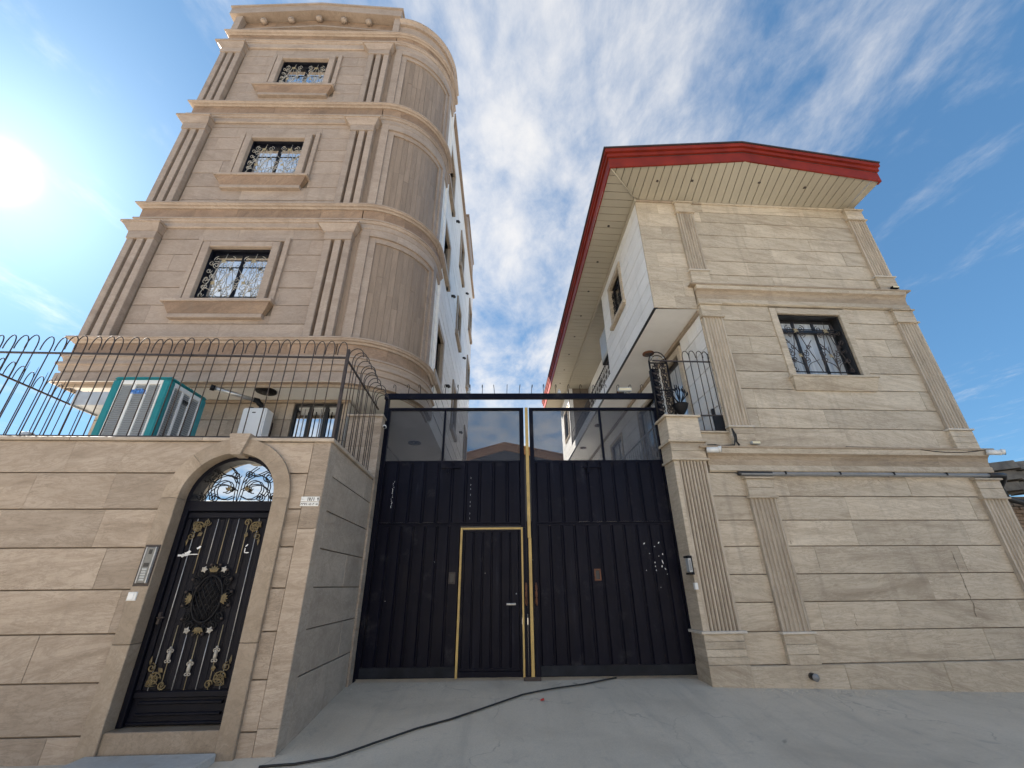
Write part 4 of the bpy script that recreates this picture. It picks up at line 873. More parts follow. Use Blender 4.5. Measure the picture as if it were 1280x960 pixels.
# stone facing of the upper storeys
for (z0, z1, zl), (wz0, wz1) in zip(FLO, WZ):
    facing(tw, TF, -7.64, -3.11, zl, (1.2, 2.4), 'stone_tower', [(-6.30, -4.47, wz0 - 0.30, wz1 + 0.28), (-7.66, -7.09, 0, 20), (-3.76, -3.08, 0, 20)], rng=rg)
    # pilasters
    for u0, u1 in ((-7.65, -7.12), (-3.74, -3.21)):
        MB().slab(TF, u0, u1 + (0.1 if u1 > -4 else 0), z0 + 0.01, z1 + 0.02, -0.03, 0.004).build('pilaster_shade_back', 'stone_slat', tw)  # darker stone behind the fins puts the shadow of their gaps into colour
        wd = (u1 - u0)
        for k in range(3):
            a = u0 + k * (wd + 0.07) / 3
            MB().slab(TF, a, a + wd * 0.25, z0 + 0.01, z1 - 0.375, 0.004, 0.13, 0.008).build('pilaster_fin', 'stone_tower', tw)
        cp = MB(); zt = z1 + 0.035
        cp.frust(TF, (u0 - 0.01, u1 + 0.01, 0.145, z1 - 0.38), (u0 - 0.015, u1 + 0.015, 0.15, z1 - 0.20))
        cp.build('capital', 'stone_tower', tw)
        cp = MB(); cp.frust(TF, (u0 - 0.03, u1 + 0.03, 0.155, z1 - 0.197), (u0 - 0.16, u1 + 0.05 if u1 < -7 else u1 + 0.10, 0.215, z1 - 0.01)); cp.build('capital', 'stone_tower', tw)
        MB().slab(TF, u0 - 0.19, u1 + 0.07 if u1 < -7 else u1 + 0.14, z1 - 0.008, zt, -0.02, 0.235, 0.004).build('capital', 'stone_tower', tw)
    # window surround, sill, glazing and guard
    u0, u1 = -6.0, -4.77
    for a, b, c, d in ((u0 - 0.30, u0 - 0.20, wz0, wz1 + 0.27), (u1 + 0.20, u1 + 0.30, wz0, wz1 + 0.27), (u0 - 0.198, u1 + 0.198, wz1 + 0.18, wz1 + 0.27)):
        MB().slab(TF, a, b, c, d, -0.03, 0.055, 0.006).build('window_surround', 'stone_tower', tw)
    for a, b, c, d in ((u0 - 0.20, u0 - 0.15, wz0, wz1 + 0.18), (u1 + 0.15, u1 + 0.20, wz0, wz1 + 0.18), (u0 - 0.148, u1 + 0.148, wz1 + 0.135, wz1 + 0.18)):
        MB().slab(TF, a, b, c, d, -0.03, 0.0, 0.004).build('window_surround', 'stone_slat', tw)  # groove laid in darker stone, its shadow put into the colour
    for a, b, c, d in ((u0 - 0.148, u0, wz0, wz1 + 0.133), (u1, u1 + 0.148, wz0, wz1 + 0.133), (u0, u1, wz1 + 0.0, wz1 + 0.133)):
        MB().slab(TF, a, b, c, d, -0.03, 0.095, 0.008).build('window_surround', 'stone_tower', tw)
    MB().slab(TF, u0 - 0.47, u1 + 0.33, wz0 - 0.07, wz0 - 0.005, -0.20, 0.16, 0.006).build('window_sill', 'stone_tower', tw)
    m2 = MB(); m2.frust(TF, (u0 - 0.30, u1 + 0.20, 0.085, wz0 - 0.30), (u0 - 0.42, u1 + 0.29, 0.135, wz0 - 0.073)); m2.build('window_sill', 'stone_frieze', tw)
    MB().slab(TF, u0 - 0.29, u1 + 0.19, wz0 - 0.39, wz0 - 0.303, -0.03, 0.09, 0.006).build('window_sill', 'stone_tower', tw)
    ln = MB()
    for a, b, c, d in ((u0 - 0.02, u0 + 0.025, wz0, wz1 + 0.02), (u1 - 0.025, u1 + 0.02, wz0, wz1 + 0.02), (u0 + 0.025, u1 - 0.025, wz1 - 0.03, wz1 + 0.02)): ln.slab(TF, a, b, c, d, -0.17, 0.0, 0.003)
    ln.build('dark_lining', 'navy', tw)
    wn = simple_window(tw, TF, u0 + 0.026, u1 - 0.026, wz0, wz1 - 0.031, 0.115, 'navy', 'mirror', 1)
    iron_grille(wn, TF, u0 + 0.03, u1 - 0.03, wz0 + 0.01, wz1 - 0.03, -0.01, 'iron', 'scroll', 'bar_gold')
    # rounded corner: plain margin, stepped frame, strips of brown stone
    zt = z1 - 0.02
    def arcslab(s0, s1, a, b, w0, w1, nm, mt, c=0.004, parts=None):
        n = parts or max(1, round((s1 - s0) / 0.09)); 
        m_ = MB(); vs = []; st = [s0 + (s1 - s0) * i / n for i in range(n + 1)]
        for t in st: vs += [TA.pt(t, a, w0), TA.pt(t, a, w1), TA.pt(t, b, w1), TA.pt(t, b, w0)]
        fs = [(0, 1, 2, 3), (4 * n + 3, 4 * n + 2, 4 * n + 1, 4 * n)]
        for i in range(n):
            for k in range(4): l = (k + 1) % 4; fs.append((4 * i + k, 4 * i + 4 + k, 4 * i + 4 + l, 4 * i + l))
        m_.add(vs, fs); return m_.build(nm, mt, tw)
    arcslab(-0.09, 0.04, z0 + .01, zt + .02, -0.034, 0.0, 'stone_slab', 'stone_tower')
    arcslab(ALEN - 0.12, ALEN, z0 + .01, zt + .02, -0.034, 0.0, 'stone_slab', 'stone_tower')
    arcslab(0.043, 0.20, z0 + .01, zt, -0.034, 0.062, 'frame_stone', 'stone_tower'); arcslab(ALEN - 0.30, ALEN - 0.123, z0 + .01, zt, -0.034, 0.062, 'frame_stone', 'stone_tower')
    for k in range(3): arcslab(0.202 + k * 0.535, 0.202 + (k + 1) * 0.535 - 0.003 if k < 2 else ALEN - 0.302, zt - 0.17, zt, -0.034, 0.06, 'frame_stone', 'stone_tower')
    arcslab(0.202, 0.33, z0 + .01, zt - 0.173, -0.034, 0.022, 'frame_stone', 'stone_tower'); arcslab(ALEN - 0.43, ALEN - 0.302, z0 + .01, zt - 0.173, -0.034, 0.022, 'frame_stone', 'stone_tower')
    arcslab(0.332, ALEN - 0.432, zt - 0.29, zt - 0.173, -0.034, 0.02, 'frame_stone', 'stone_tower')
    s0_ = 0.332; n_ = 11; wd = (ALEN - 0.764) / n_
    for k in range(n_):
        cutz = rg.uniform(0.35, 0.7) * (zt - 0.29 - z0) + z0
        for a, b in ((z0 + .01, cutz), (cutz + 0.002, zt - 0.292)):
            arcslab(s0_ + k * wd, s0_ + (k + 1) * wd - 0.004, a, b, -0.034, -0.012 + rg.uniform(-.003, .003), 'stone_strip', 'stone_slat', parts=1)
# storey bands
path0 = [(-7.65, 2.0), (-7.65, 0.16), (-3.1, 0.16)]
BP = path0 + arc[1:] + [(-1.76, 1.93)]
def pieces(path, lens):
    """split a path in runs so a moulding is laid stone by stone"""
    segs = [(path[0:2])]; run = []
    out = [path[0:2]]
    a, b = Vector(path[1]), Vector(path[2]); L_ = (b - a).length; n = max(1, round(L_ / lens)); pts = [a + (b - a) * i / n for i in range(n + 1)]
    return out, pts
def band(profs, mats):
    for prof, mt, nm in zip(profs, mats, ('cornice_moulding', 'frieze_stone', 'lower_moulding')):
        if nm != 'frieze_stone':
            MB().sweep(BP, prof).build(nm, mt, tw)
        else:
            MB().sweep([(-7.65, 2.0), (-7.65, 0.16), (-6.6, 0.16)], prof).build(nm, mt, tw)
            x = -6.597
            while x < -3.2: e = min(x + 0.87, -3.1); MB().sweep([(x, 0.16), (e - 0.003, 0.16)], prof).build(nm, mt, tw); x = e
            for i in range(0, 20, 4): MB().sweep([arc[i], arc[i + 1], arc[i + 2], arc[i + 3], arc[i + 4]], prof).build(nm, mt, tw)
            MB().sweep([arc[20], (-1.76, 1.93)], prof).build(nm, mt, tw)
def cornice(zt, zb):  return [(-0.02, zt), (0.165, zt), (0.165, zt - 0.028), (0.15, zt - 0.034), (0.135, zt - 0.058), (0.095, zt - 0.068), (0.085, zb + 0.012), (0.075, zb), (-0.02, zb)]
def lower(zt, zb):   return [(-0.02, zt), (0.115, zt), (0.115, zt - 0.03), (0.095, zt - 0.036), (0.075, zt - 0.085), (0.055, zt - 0.09), (0.05, zb + 0.02), (0.03, zb), (-0.02, zb)]
def frz(zt, zb):     return [(-0.02, zt - 0.002), (0.055, zt - 0.002), (0.05, zb + 0.002), (-0.02, zb + 0.002)]
MM = ('stone_tower', 'stone_frieze', 'stone_tower')
band((cornice(5.53, 5.43), frz(5.43, 5.17), [(-0.02, 5.17), (0.13, 5.17), (0.13, 5.14), (0.105, 5.13), (0.085, 5.07), (0.085, 5.04), (0.14, 5.03), (0.14, 4.985), (0.105, 4.97), (0.085, 4.88), (0.06, 4.87), (0.06, 4.84), (0.10, 4.83), (0.10, 4.65), (-0.02, 4.65)]), MM)
band((cornice(8.81, 8.71), frz(8.71, 8.42), lower(8.42, 8.20)), MM)
band((cornice(12.24, 12.15), frz(12.15, 11.82), lower(11.82, 11.58)), MM)
band((cornice(15.39, 15.30), frz(15.30, 15.02), lower(15.02, 14.73)), MM)
MB().sweep(BP, [(-0.02, 4.648), (0.02, 4.648), (0.02, 4.60), (-0.02, 4.60)]).build('drip_edge', 'stone_trim', tw)
# gabled parapet and its knobs
def sof(x): return 16.20 + 0.27 * (1 - abs(x + 5.4) / 2.35)
def top(x): return 16.56 + 0.24 * (1 - abs(x + 5.4) / 2.35)
mb = MB(); mb.prism([(-7.9, 0.0, sof(-7.75)), (-5.4, 0.0, sof(-5.4)), (-3.06, 0.0, sof(-3.06)), (-3.06, 0.0, top(-3.06)), (-5.4, 0.0, top(-5.4)), (-7.9, 0.0, top(-7.75))], (0, 0.5, 0)); mb.build('parapet_coping', 'stone_tower', tw)
mb = MB(); mb.prism([(-7.93, -0.03, top(-7.75) - 0.05), (-5.4, -0.03, top(-5.4) - 0.05), (-3.03, -0.03, top(-3.06) - 0.05), (-3.03, -0.03, top(-3.06) + 0.012), (-5.4, -0.03, top(-5.4) + 0.012), (-7.93, -0.03, top(-7.75) + 0.012)], (0, 0.56, 0)); mb.build('parapet_coping', 'stone_tower', tw)
MB().box(-7.72, -7.55, 0.06, 0.50, 15.40, 16.22).build('parapet_pier', 'stone_tower', tw); MB().box(-3.26, -3.09, 0.06, 0.50, 15.40, 16.22).build('parapet_pier', 'stone_tower', tw)
mb = MB(); mb.prism([(-7.55, 0.32, 15.38), (-3.26, 0.32, 15.38), (-3.26, 0.32, sof(-3.26)), (-5.4, 0.32, sof(-5.4)), (-7.55, 0.32, sof(-7.55))], (0, 0.15, 0)); mb.build('parapet_wall', 'stone_tower', tw)
x = -7.54
while x < -3.3:
    e = min(x + 0.85, -3.27); 
    if x < -5.4 < e: e = -5.4
    mb = MB(); mb.prism([(x, 0.20, sof(x) - 0.42), (e - 0.004, 0.20, sof(e) - 0.42), (e - 0.004, 0.24, sof(e) - 0.03), (x, 0.24, sof(x) - 0.03)], (0, 0.08, 0)); mb.build('frieze_stone', 'stone_frieze', tw); x = e
mb = MB(); mb.prism([(-7.54, 0.17, sof(-7.54) - 0.48), (-5.4, 0.17, sof(-5.4) - 0.48), (-3.27, 0.17, sof(-3.27) - 0.48), (-3.27, 0.17, sof(-3.27) - 0.425), (-5.4, 0.17, sof(-5.4) - 0.425), (-7.54, 0.17, sof(-7.54) - 0.425)], (0, 0.15, 0)); mb.build('parapet_moulding', 'stone_tower', tw)
for x in (-7.0, -6.24, -5.46, -4.74, -4.02):
    z = sof(x) - 0.13; mb = MB(); mb.tube([(x, 0.22, z), (x, 0.10, z)], 0.085, 14); mb.tube([(x, 0.10, z), (x, 0.085, z)], 0.06, 14); mb.build('round_knob', 'stone_tower', tw)
MB().sweep(arc + [(-1.76, 2.1)], [(-0.25, 16.0), (0.0, 16.0), (0.0, 15.38), (-0.25, 15.38)]).build('parapet_wall', 'stone_tower', tw)
MB().sweep(arc + [(-1.76, 2.1)], [(-0.28, 16.15), (0.14, 16.15), (0.14, 16.10), (0.09, 16.05), (0.07, 15.99), (-0.28, 15.99)]).build('parapet_coping', 'stone_tower', tw)
# white side wall over the driveway
zl = [4.66 + 0.402 * k for k in range(27)]; zl[-1] = 15.05
facing(tw, TS, 1.52, DEPTH, zl, (2.2, 3.6), 'stone_white', [(a - .16, b + .16, c - .16, d + .16) for a, b, c, d in sh], rng=rg, gz=0.034)
for (a, b, c, d) in sh:
    for e, f_, g, h in ((a - .16, a, c - .16, d + .16), (b, b + .16, c - .16, d + .16), (a, b, d, d + .16)): MB().slab(TS, e, f_, g, h, -0.2, 0.05, 0.006).build('window_surround', 'stone_trim', tw)
    MB().slab(TS, a - 0.2, b + 0.2, c - 0.16, c - 0.003, -0.2, 0.10, 0.006).build('window_sill', 'stone_trim', tw)
    simple_window(tw, TS, a, b, c, d, 0.12, 'iron', 'mirror', 1)
MB().box(-1.80, -1.67, 2.1, DEPTH + .05, 15.05, 15.17, 0.006).build('roof_trim', 'stone_slat', tw)
MB().box(-1.95, -1.70, 7.3, 10.4, 15.171, 16.25, 0.006).build('roof_parapet', 'stone_tower', tw)
MB().box(-1.97, -1.66, 7.25, 10.45, 16.251, 16.33, 0.006).build('roof_trim', 'stone_slat', tw)
MB().slab(TS, 1.94, 2.06, 4.66, 15.05, -0.02, 0.06, 0.006).build('corner_strip', 'stone_white', tw)
for y in (4.25, 8.2):
    for z in (6.55, 9.62, 12.75): mb = MB(); mb.tube([(-1.76, y, z), (-1.68, y, z), (-1.66, y, z - 0.05)], 0.045, 8); mb.build('vent_pipe', 'black', tw)
for p, r_ in (((-4.34, 0.42), 0.17), ((-2.3, 3.45), 0.15), ((-2.3, 6.6), 0.15)):
    dl = MB(); dl.tube([(p[0], p[1], 4.662), (p[0], p[1], 4.63)], r_, 20); dl.tube([(p[0], p[1], 4.63), (p[0], p[1], 4.615)], r_ * 0.72, 20); dn = dl.build('ceiling_lamp', 'iron', tw)
    MB().tube([(p[0], p[1], 4.614), (p[0], p[1], 4.60)], r_ * 0.35, 12).build('lamp_lens', 'black', dn)

# ------------------------------------------------------------------ machinery between wall and building
cl_ = thing('evaporative_cooler', 'evaporative air cooler with teal corner posts and silver louvred sides behind the iron fence', 'air cooler', FT, (-5.38, -0.44, 2.2))
X0, X1, Y0, Y1, Z0, Z1 = -5.79, -4.965, -0.87, -0.05, 3.22, 4.30
mb = MB()
for x in (X0 + 0.05, X1 - 0.05):
    for y in (Y0 + 0.05, Y1 - 0.05): mb.box(x - 0.02, x + 0.02, y - 0.02, y + 0.02, 0.0, Z0)
mb.box(X0, X1, Y0, Y1, Z0 - 0.05, Z0 - 0.01); mb.build('stand', 'iron', cl_)
for x in (X0, X1):
    for y in (Y0, Y1):
        sx, sy = (1 if x == X0 else -1), (1 if y == Y0 else -1)
        MB().box(min(x, x + sx * 0.115), max(x, x + sx * 0.115), min(y, y + sy * 0.115), max(y, y + sy * 0.115), Z0, Z1 - 0.05, 0.019).build('corner_post', 'teal', cl_)
MB().box(X0, X1, Y0, Y1, Z1 - 0.055, Z1, 0.022).build('top_cover', 'teal', cl_); MB().box(X0, X1, Y0, Y1, Z0 - 0.01, Z0 + 0.03, 0.008).build('tray', 'teal', cl_)
def cooler_side(P, L_):
    s = MB(); s.slab(P, 0.085, L_ - 0.085, Z0 + 0.03, Z1 - 0.05, -0.06, -0.035, 0.001); nd = s.build('side_panel', 'pad_dark', cl_)
    f = MB()
    for a, b, c, d in ((0.114, 0.14, Z0 + 0.03, Z1 - 0.055), (L_ - 0.14, L_ - 0.114, Z0 + 0.03, Z1 - 0.055), (0.14, L_ - 0.14, Z1 - 0.12, Z1 - 0.055), (0.14, L_ - 0.14, Z0 + 0.03, Z0 + 0.11)): f.slab(P, a, b, c, d, -0.04, -0.010, 0.004)
    wI = (L_ - 0.28) / 3
    for k in (1, 2): f.slab(P, 0.14 + k * wI - 0.022, 0.14 + k * wI + 0.022, Z0 + 0.11, Z1 - 0.12, -0.04, -0.012, 0.006)
    f.build('side_frame', 'whiteplastic', nd)
    n = 26
    for k in range(3):
        lv = MB(); a = 0.14 + k * wI + (0.022 if k else 0); b = 0.14 + (k + 1) * wI - (0.022 if k < 2 else 0)
        for i in range(n):
            z = Z0 + 0.115 + (Z1 - Z0 - 0.24) * i / n; h = (Z1 - Z0 - 0.24) / n
            lv.prism([P.pt(a, z, -0.016), P.pt(a, z + 0.004, -0.016), P.pt(a, z + h * 1.05, -0.034), P.pt(a, z + h * 1.05 - 0.004, -0.034)], P.U * (b - a))
        lv.build('louvre_panel', 'pad', nd)
    return nd
PFc = PL((X0, Y0, 0), (1, 0, 0), (0, -1, 0)); PSc = PL((X1, Y0, 0), (0, 1, 0), (1, 0, 0))
L1 = cooler_side(PFc, X1 - X0); L2 = cooler_side(PSc, Y1 - Y0); cooler_side(PL((X0, Y1, 0), (0, -1, 0), (-1, 0, 0)), Y1 - Y0)
mb = MB()
for a, b, c, d in ((0.30, 0.345, 4.045, 4.095), (0.352, 0.375, 4.045, 4.10), (0.382, 0.43, 4.045, 4.088), (0.436, 0.46, 4.045, 4.105), (0.466, 0.515, 4.045, 4.09), (0.29, 0.525, 4.03, 4.040), (0.36, 0.46, 4.10, 4.108)): mb.slab(PFc, a, b, c, d, -0.016, -0.010, 0.002)
mb.build('maker_mark', 'blue', L1)
mb = MB()
for a, b, c, d in ((0.36, 0.39, 4.04, 4.085), (0.398, 0.43, 4.04, 4.085), (0.438, 0.47, 4.04, 4.085), (0.36, 0.47, 4.02, 4.03)): mb.slab(PSc, a, b, c, d, -0.016, -0.010, 0.002)
mb.build('maker_mark', 'black', L2)
for x in (0.16, 0.62): MB().slab(PFc, x, x + 0.05, Z0 + 0.05, Z0 + 0.075, -0.01, -0.006, 0.001).build('latch', 'black', L1)
dk = thing('air_duct', 'galvanised sheet metal air duct between the cooler and the building wall', 'duct', FT, (-6.3, 0.4, 4.2))
mb = MB(); mb.box(-6.55, -5.80, -0.55, -0.15, 3.98, 4.20, 0.006); mb.build('duct_box', 'galv', dk)
mb = MB(); mb.box(-6.53, -6.14, -0.15, 0.84, 3.99, 4.19, 0.006); mb.build('duct_run', 'galv', dk)
MB().box(-6.565, -6.53, -0.57, -0.13, 3.96, 4.22, 0.004).build('duct_flange', 'galv', dk); MB().box(-6.56, -6.12, 0.78, 0.815, 3.96, 4.22, 0.004).build('duct_flange', 'galv', dk)
bo = thing('wall_boiler', 'white wall hung boiler with a tilted metal flue behind the fence', 'boiler', FT, (-4.4, 0.7, 3.5))
MB().box(-4.66, -4.25, 0.42, 0.70, 3.58, 4.335, 0.02).build('boiler_case', 'white', bo)
MB().box(-4.60, -4.31, 0.70, 0.83, 3.7, 4.2).build('wall_bracket', 'iron', bo)
MB().slab(PL((0, 0.42, 0), (1, 0, 0), (0, -1, 0)), -4.485, -4.425, 4.235, 4.255, 0.0, 0.003, 0.001).build('badge', 'black', bo)
mb = MB(); mb.tube([(-4.43, 0.56, 4.33), (-4.43, 0.56, 4.42)] + [(-4.43 - 0.06 * math.sin(a), 0.56 - 0.05 * math.sin(a) - 0.0, 4.44 + 0.06 * (1 - math.cos(a))) for a in [0.4, 0.8, 1.2, 1.57]] + [(-4.55, 0.46, 4.50)], 0.045, 10); mb.build('flue_elbow', 'iron', bo)
mb = MB(); mb.tube([(-4.54, 0.46, 4.50), (-5.05, 0.08, 4.56)], 0.036, 12); mb.build('flue_pipe', 'chrome', bo)
mb = MB(); mb.tube([(-5.02, 0.10, 4.556), (-5.07, 0.065, 4.562)], 0.05, 12); mb.build('flue_cap', 'iron', bo)
mb = MB(); mb.tube([(-4.57, 0.50, 4.335), (-4.57, 0.50, 4.37)], 0.04, 10); mb.build('air_inlet', 'iron', bo)

# ------------------------------------------------------------------ house (right)
hs = thing('house', 'beige stone house with red edged gable eaves and a cream slatted soffit', 'building', FR, (3.5, 6.5, 0))
SK = 0.033
RF = PL((0, 0.06, 0), (1, 0, 0), (0, -1, 0))
SU = (SK, 1, 0)
def RS(x): return PL((x, 0, 0), SU, (-1, SK, 0))
HD = 13.5
wh = [(2.80, 4.20, 5.06, 6.55)]
FLR = (RF,)
mb = MB()
backing(mb, RF, 0.56, 5.93, -0.4, 3.6, []); backing(mb, RF, 1.11, 5.88, 3.6, 6.75, wh, depth=0.32); backing(mb, RF, 0.165, 5.83, 6.62, 9.75, [])
def quad(mb, a, b, c, d): mb.add([a, b, c, d], [(0, 1, 2, 3)])
for x, y0, y1, z0, z1 in ((1.13, 0.06, HD, -0.4, 9.75),):
    backing(mb, RS(x), y0, y1, z0, z1, [(1.38, 2.25, 3.62, 6.25), (3.2, 4.6, 4.4, 6.0), (6.6, 8.0, 4.4, 6.0)])
oh = [(1.85, 2.85, 8.02, 9.20)]
backing(mb, RS(0.19), 0.06, 3.8, 6.62, 9.75, oh)
backing(mb, RS(0.165), 10.9, HD, 6.62, 9.75, [(11.2, 12.3, 7.6, 8.9)])
P9 = RS(0.0)
mb.add([P9.pt(3.8, 6.62, -0.17), P9.pt(3.8, 6.62, -1.12), P9.pt(3.8, 9.75, -1.12), P9.pt(3.8, 9.75, -0.17)], [(0, 1, 2, 3)])
mb.add([P9.pt(10.9, 6.62, -0.17), P9.pt(10.9, 6.62, -1.12), P9.pt(10.9, 9.75, -1.12), P9.pt(10.9, 9.75, -0.17)], [(0, 1, 2, 3)])
mb.add([(5.93, 0.06, -.4), (5.93 + SK * HD, HD, -.4), (5.93 + SK * HD, HD, 3.6), (5.93, 0.06, 3.6)], [(0, 1, 2, 3)])
mb.add([(5.83, 0.06, 3.6), (5.83 + SK * HD, HD, 3.6), (5.83 + SK * HD, HD, 9.75), (5.83, 0.06, 9.75)], [(0, 1, 2, 3)])
mb.add([(1.13 + SK * HD, HD, -.4), (5.9 + SK * HD, HD, -.4), (5.9 + SK * HD, HD, 9.75), (1.13 + SK * HD, HD, 9.75)], [(0, 1, 2, 3)])
mb.build('wall_core', 'mortar', hs)
rg = random.Random(21)
F1 = [0.285, 0.709, 1.102, 1.499, 1.918, 2.329, 2.727, 3.13]; F2 = [3.58, 3.975, 4.367, 4.777, 5.158, 5.555, 5.976, 6.357, 6.73]; F3 = [7.2, 7.546, 7.94, 8.348, 8.721, 9.133, 9.45, 9.745]
facing(hs, RF, 0.56, 5.93, F1, (1.3, 2.6), 'stone_house', rng=rg)
facing(hs, RF, 1.11, 5.88, F2, (1.2, 2.6), 'stone_house', [(2.655, 4.345, 5.03, 6.70)], rng=rg)
facing(hs, RF, 1.13, 5.83, F3, (1.0, 2.3), 'stone_house', rng=rg)
facing(hs, RF, 0.162, 1.10, [6.62, 6.93, 7.33, 7.73, 8.13, 8.53, 8.93, 9.33, 9.745], (0.5, 1.0), 'stone_house', rng=rg, gz=0.004)
for a, b in ((0.42, 2.0), (2.003, 3.55), (3.553, 4.9), (4.903, 6.05)): MB().slab(RF, a, b, -0.5, 0.282, -0.03, 0.075, 0.006).build('plinth_stone', 'stone_house', hs)
# bands
def rband(x0, x1, prof, nm, mt, cuts=None):
    if cuts:
        x = x0
        while x < x1 - 0.01:
            e = min(x1, x + cuts * rg.uniform(0.8, 1.2)); 
            if x1 - e < 0.3: e = x1
            MB().sweep([(x, 0.06), (e - (0.003 if e < x1 else 0), 0.06)], prof).build(nm, mt, hs); x = e
    else: MB().sweep([(x0, 0.5), (x0, 0.06), (x1, 0.06), (x1 + 0.01, 0.6)], prof).build(nm, mt, hs)
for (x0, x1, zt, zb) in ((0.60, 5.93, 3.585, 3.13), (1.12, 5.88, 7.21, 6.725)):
    rband(x0, x1, [(-0.02, zt), (0.13, zt), (0.13, zt - 0.03), (0.115, zt - 0.04), (-0.02, zt - 0.04)], 'band_moulding', 'stone_cove_shade')
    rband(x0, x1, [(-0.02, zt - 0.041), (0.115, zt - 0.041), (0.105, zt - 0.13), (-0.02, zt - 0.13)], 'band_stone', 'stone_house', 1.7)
    rband(x0, x1, [(-0.02, zt - 0.131), (0.10, zt - 0.131), (0.062, zt - 0.17), (0.04, zt - 0.23), (0.032, zb + 0.125), (-0.02, zb + 0.125)], 'band_stone', 'stone_cove_shade', 2.1)
    rband(x0, x1, [(-0.02, zb + 0.12), (0.058, zb + 0.12), (0.058, zb + 0.03), (0.03, zb + 0.004), (-0.02, zb + 0.004)], 'band_stone', 'stone_house', 2.4)
# fluted pilasters
def flutes(P, u0, u1, z0, z1, w0, w1, n, parent, nm='fluted_shaft'):
    mb = MB(); pr = [(u0, w0), (u0, w1)]; m = 0.05 * (u1 - u0); p = (u1 - u0 - 2 * m) / n
    pr.append((u0 + m, w1))
    for k in range(n):
        a = u0 + m + k * p; pr += [(a + 0.12 * p, w1), (a + 0.3 * p, w1 - 0.022), (a + 0.62 * p, w1 - 0.022), (a + 0.80 * p, w1)]
    pr += [(u1 - m * 0.9, w1), (u1, w1), (u1, w0)]; k = len(pr)
    vs = [P.pt(a, z0, w) for a, w in pr] + [P.pt(a, z1, w) for a, w in pr]
    mb.add(vs, [(i, i + 1, k + i + 1, k + i) for i in range(k - 1)] + [tuple(range(k)), tuple(range(2 * k - 1, k - 1, -1))]); return mb.build(nm, 'stone_flute', parent)
def pilaster(parent, P, u0, u1, z0, zb, zc, zt, n=6, w=0.062, w0=-0.01):
    """block z0..zb, fluted shaft zb..zc, capital zc..zt"""
    k = 3 if zb - z0 > 0.28 else 2
    for i in range(k):
        a = z0 + (zb - z0 - 0.03) * i / k; b = z0 + (zb - z0 - 0.03) * (i + 1) / k - 0.003
        MB().slab(P, u0 - 0.015, u1 + 0.015, a, b, w0, w + 0.012, 0.005).build('base_stone', 'stone_house', parent)
    MB().slab(P, u0 - 0.04, u1 + 0.04, zb - 0.03, zb, w0, w + 0.045, 0.005).build('base_moulding', 'stone_pale' if k == 3 else 'stone_house', parent)
    flutes(P, u0, u1, zb, zc, w0, w, n, parent)
    MB().slab(P, u0 - 0.035, u1 + 0.035, zc, zc + 0.03, w0, w + 0.04, 0.005).build('capital_moulding', 'stone_house', parent)
    h = (zt - 0.03 - zc - 0.03) / 2
    for i in range(2): MB().slab(P, u0 - 0.01, u1 + 0.01, zc + 0.031 + h * i, zc + 0.03 + h * (i + 1) - 0.003, w0, w + 0.012, 0.005).build('capital_stone', 'stone_house', parent)
    MB().slab(P, u0 - 0.04, u1 + 0.04, zt - 0.03, zt, w0, w + 0.05, 0.005).build('capital_moulding', 'stone_house', parent)
pilaster(hs, RF, 1.20, 1.65, 0.285, 0.705, 2.68, 3.04)
pilaster(hs, RF, 5.47, 5.92, 0.285, 0.705, 2.68, 3.04)
pilaster(hs, RF, 1.13, 1.55, 3.588, 3.98, 6.37, 6.71)
pilaster(hs, RF, 5.43, 5.86, 3.588, 3.98, 6.37, 6.71)
pilaster(hs, RF, 1.10, 1.49, 7.215, 7.61, 9.33, 9.68)
pilaster(hs, RF, 5.40, 5.82, 7.215, 7.61, 9.33, 9.68)
for a, b in ((0.13, 1.05), (1.053, 1.8)): MB().slab(RF, a, b, 9.69, 9.748, -0.02, 0.03, 0.004).build('top_moulding', 'stone_trim', hs)
facing(hs, RS(1.13), 3.8, 10.9, [6.97, 7.37, 7.77, 8.17, 8.57, 8.97, 9.37, 9.75], (1.6, 2.6), 'stone_white', [(5.0, 6.2, 6.9, 9.0)], rng=rg)
MB().slab(RS(1.13), 5.02, 6.18, 6.98, 8.98, -0.05, -0.02, 0.004).build('balcony_door', 'dark_interior', hs)
for yy, d_ in ((3.80, 0.012), (10.9, -0.012)): MB().box(0.20 + SK * yy, 1.13 + SK * yy, min(yy, yy + d_), max(yy, yy + d_), 6.98, 9.75).build('end_wall_render', 'plaster', hs)
MB().slab(RF, 0.165, 5.83, 9.752, 10.3, -0.2, -0.03, 0.004).build('gable_wall', 'stone_house', hs)
MB().slab(RF, 1.50, 5.83, 9.70, 9.752, -0.05, 0.03, 0.004).build('top_moulding', 'stone_house', hs)
# street window
u0, u1, z0, z1 = 2.80, 4.20, 5.06, 6.55
for a, b, c, d in ((u0 - 0.14, u0, z0, z1 + 0.14), (u1, u1 + 0.14, z0, z1 + 0.14), (u0, u1, z1, z1 + 0.14)):
    MB().slab(RF, a, b, c, d, -0.05, 0.028, 0.006).build('window_surround', 'stone_house', hs)
MB().slab(RF, u0 - 0.18, u1 + 0.22, z0 - 0.045, z0 - 0.003, -0.24, 0.13, 0.006).build('window_sill', 'stone_house', hs)
mb = MB(); mb.frust(RF, (u0 - 0.12, u1 + 0.14, 0.035, z0 - 0.31), (u0 - 0.16, u1 + 0.20, 0.11, z0 - 0.048)); mb.build('window_sill', 'stone_house', hs)
ln = MB()
for a, b, c, d in ((u0 - 0.03, u0 + 0.03, z0, z1 + 0.03), (u1 - 0.03, u1 + 0.03, z0, z1 + 0.03), (u0 + 0.03, u1 - 0.03, z1 - 0.03, z1 + 0.03)): ln.slab(RF, a, b, c, d, -0.30, -0.04, 0.003)
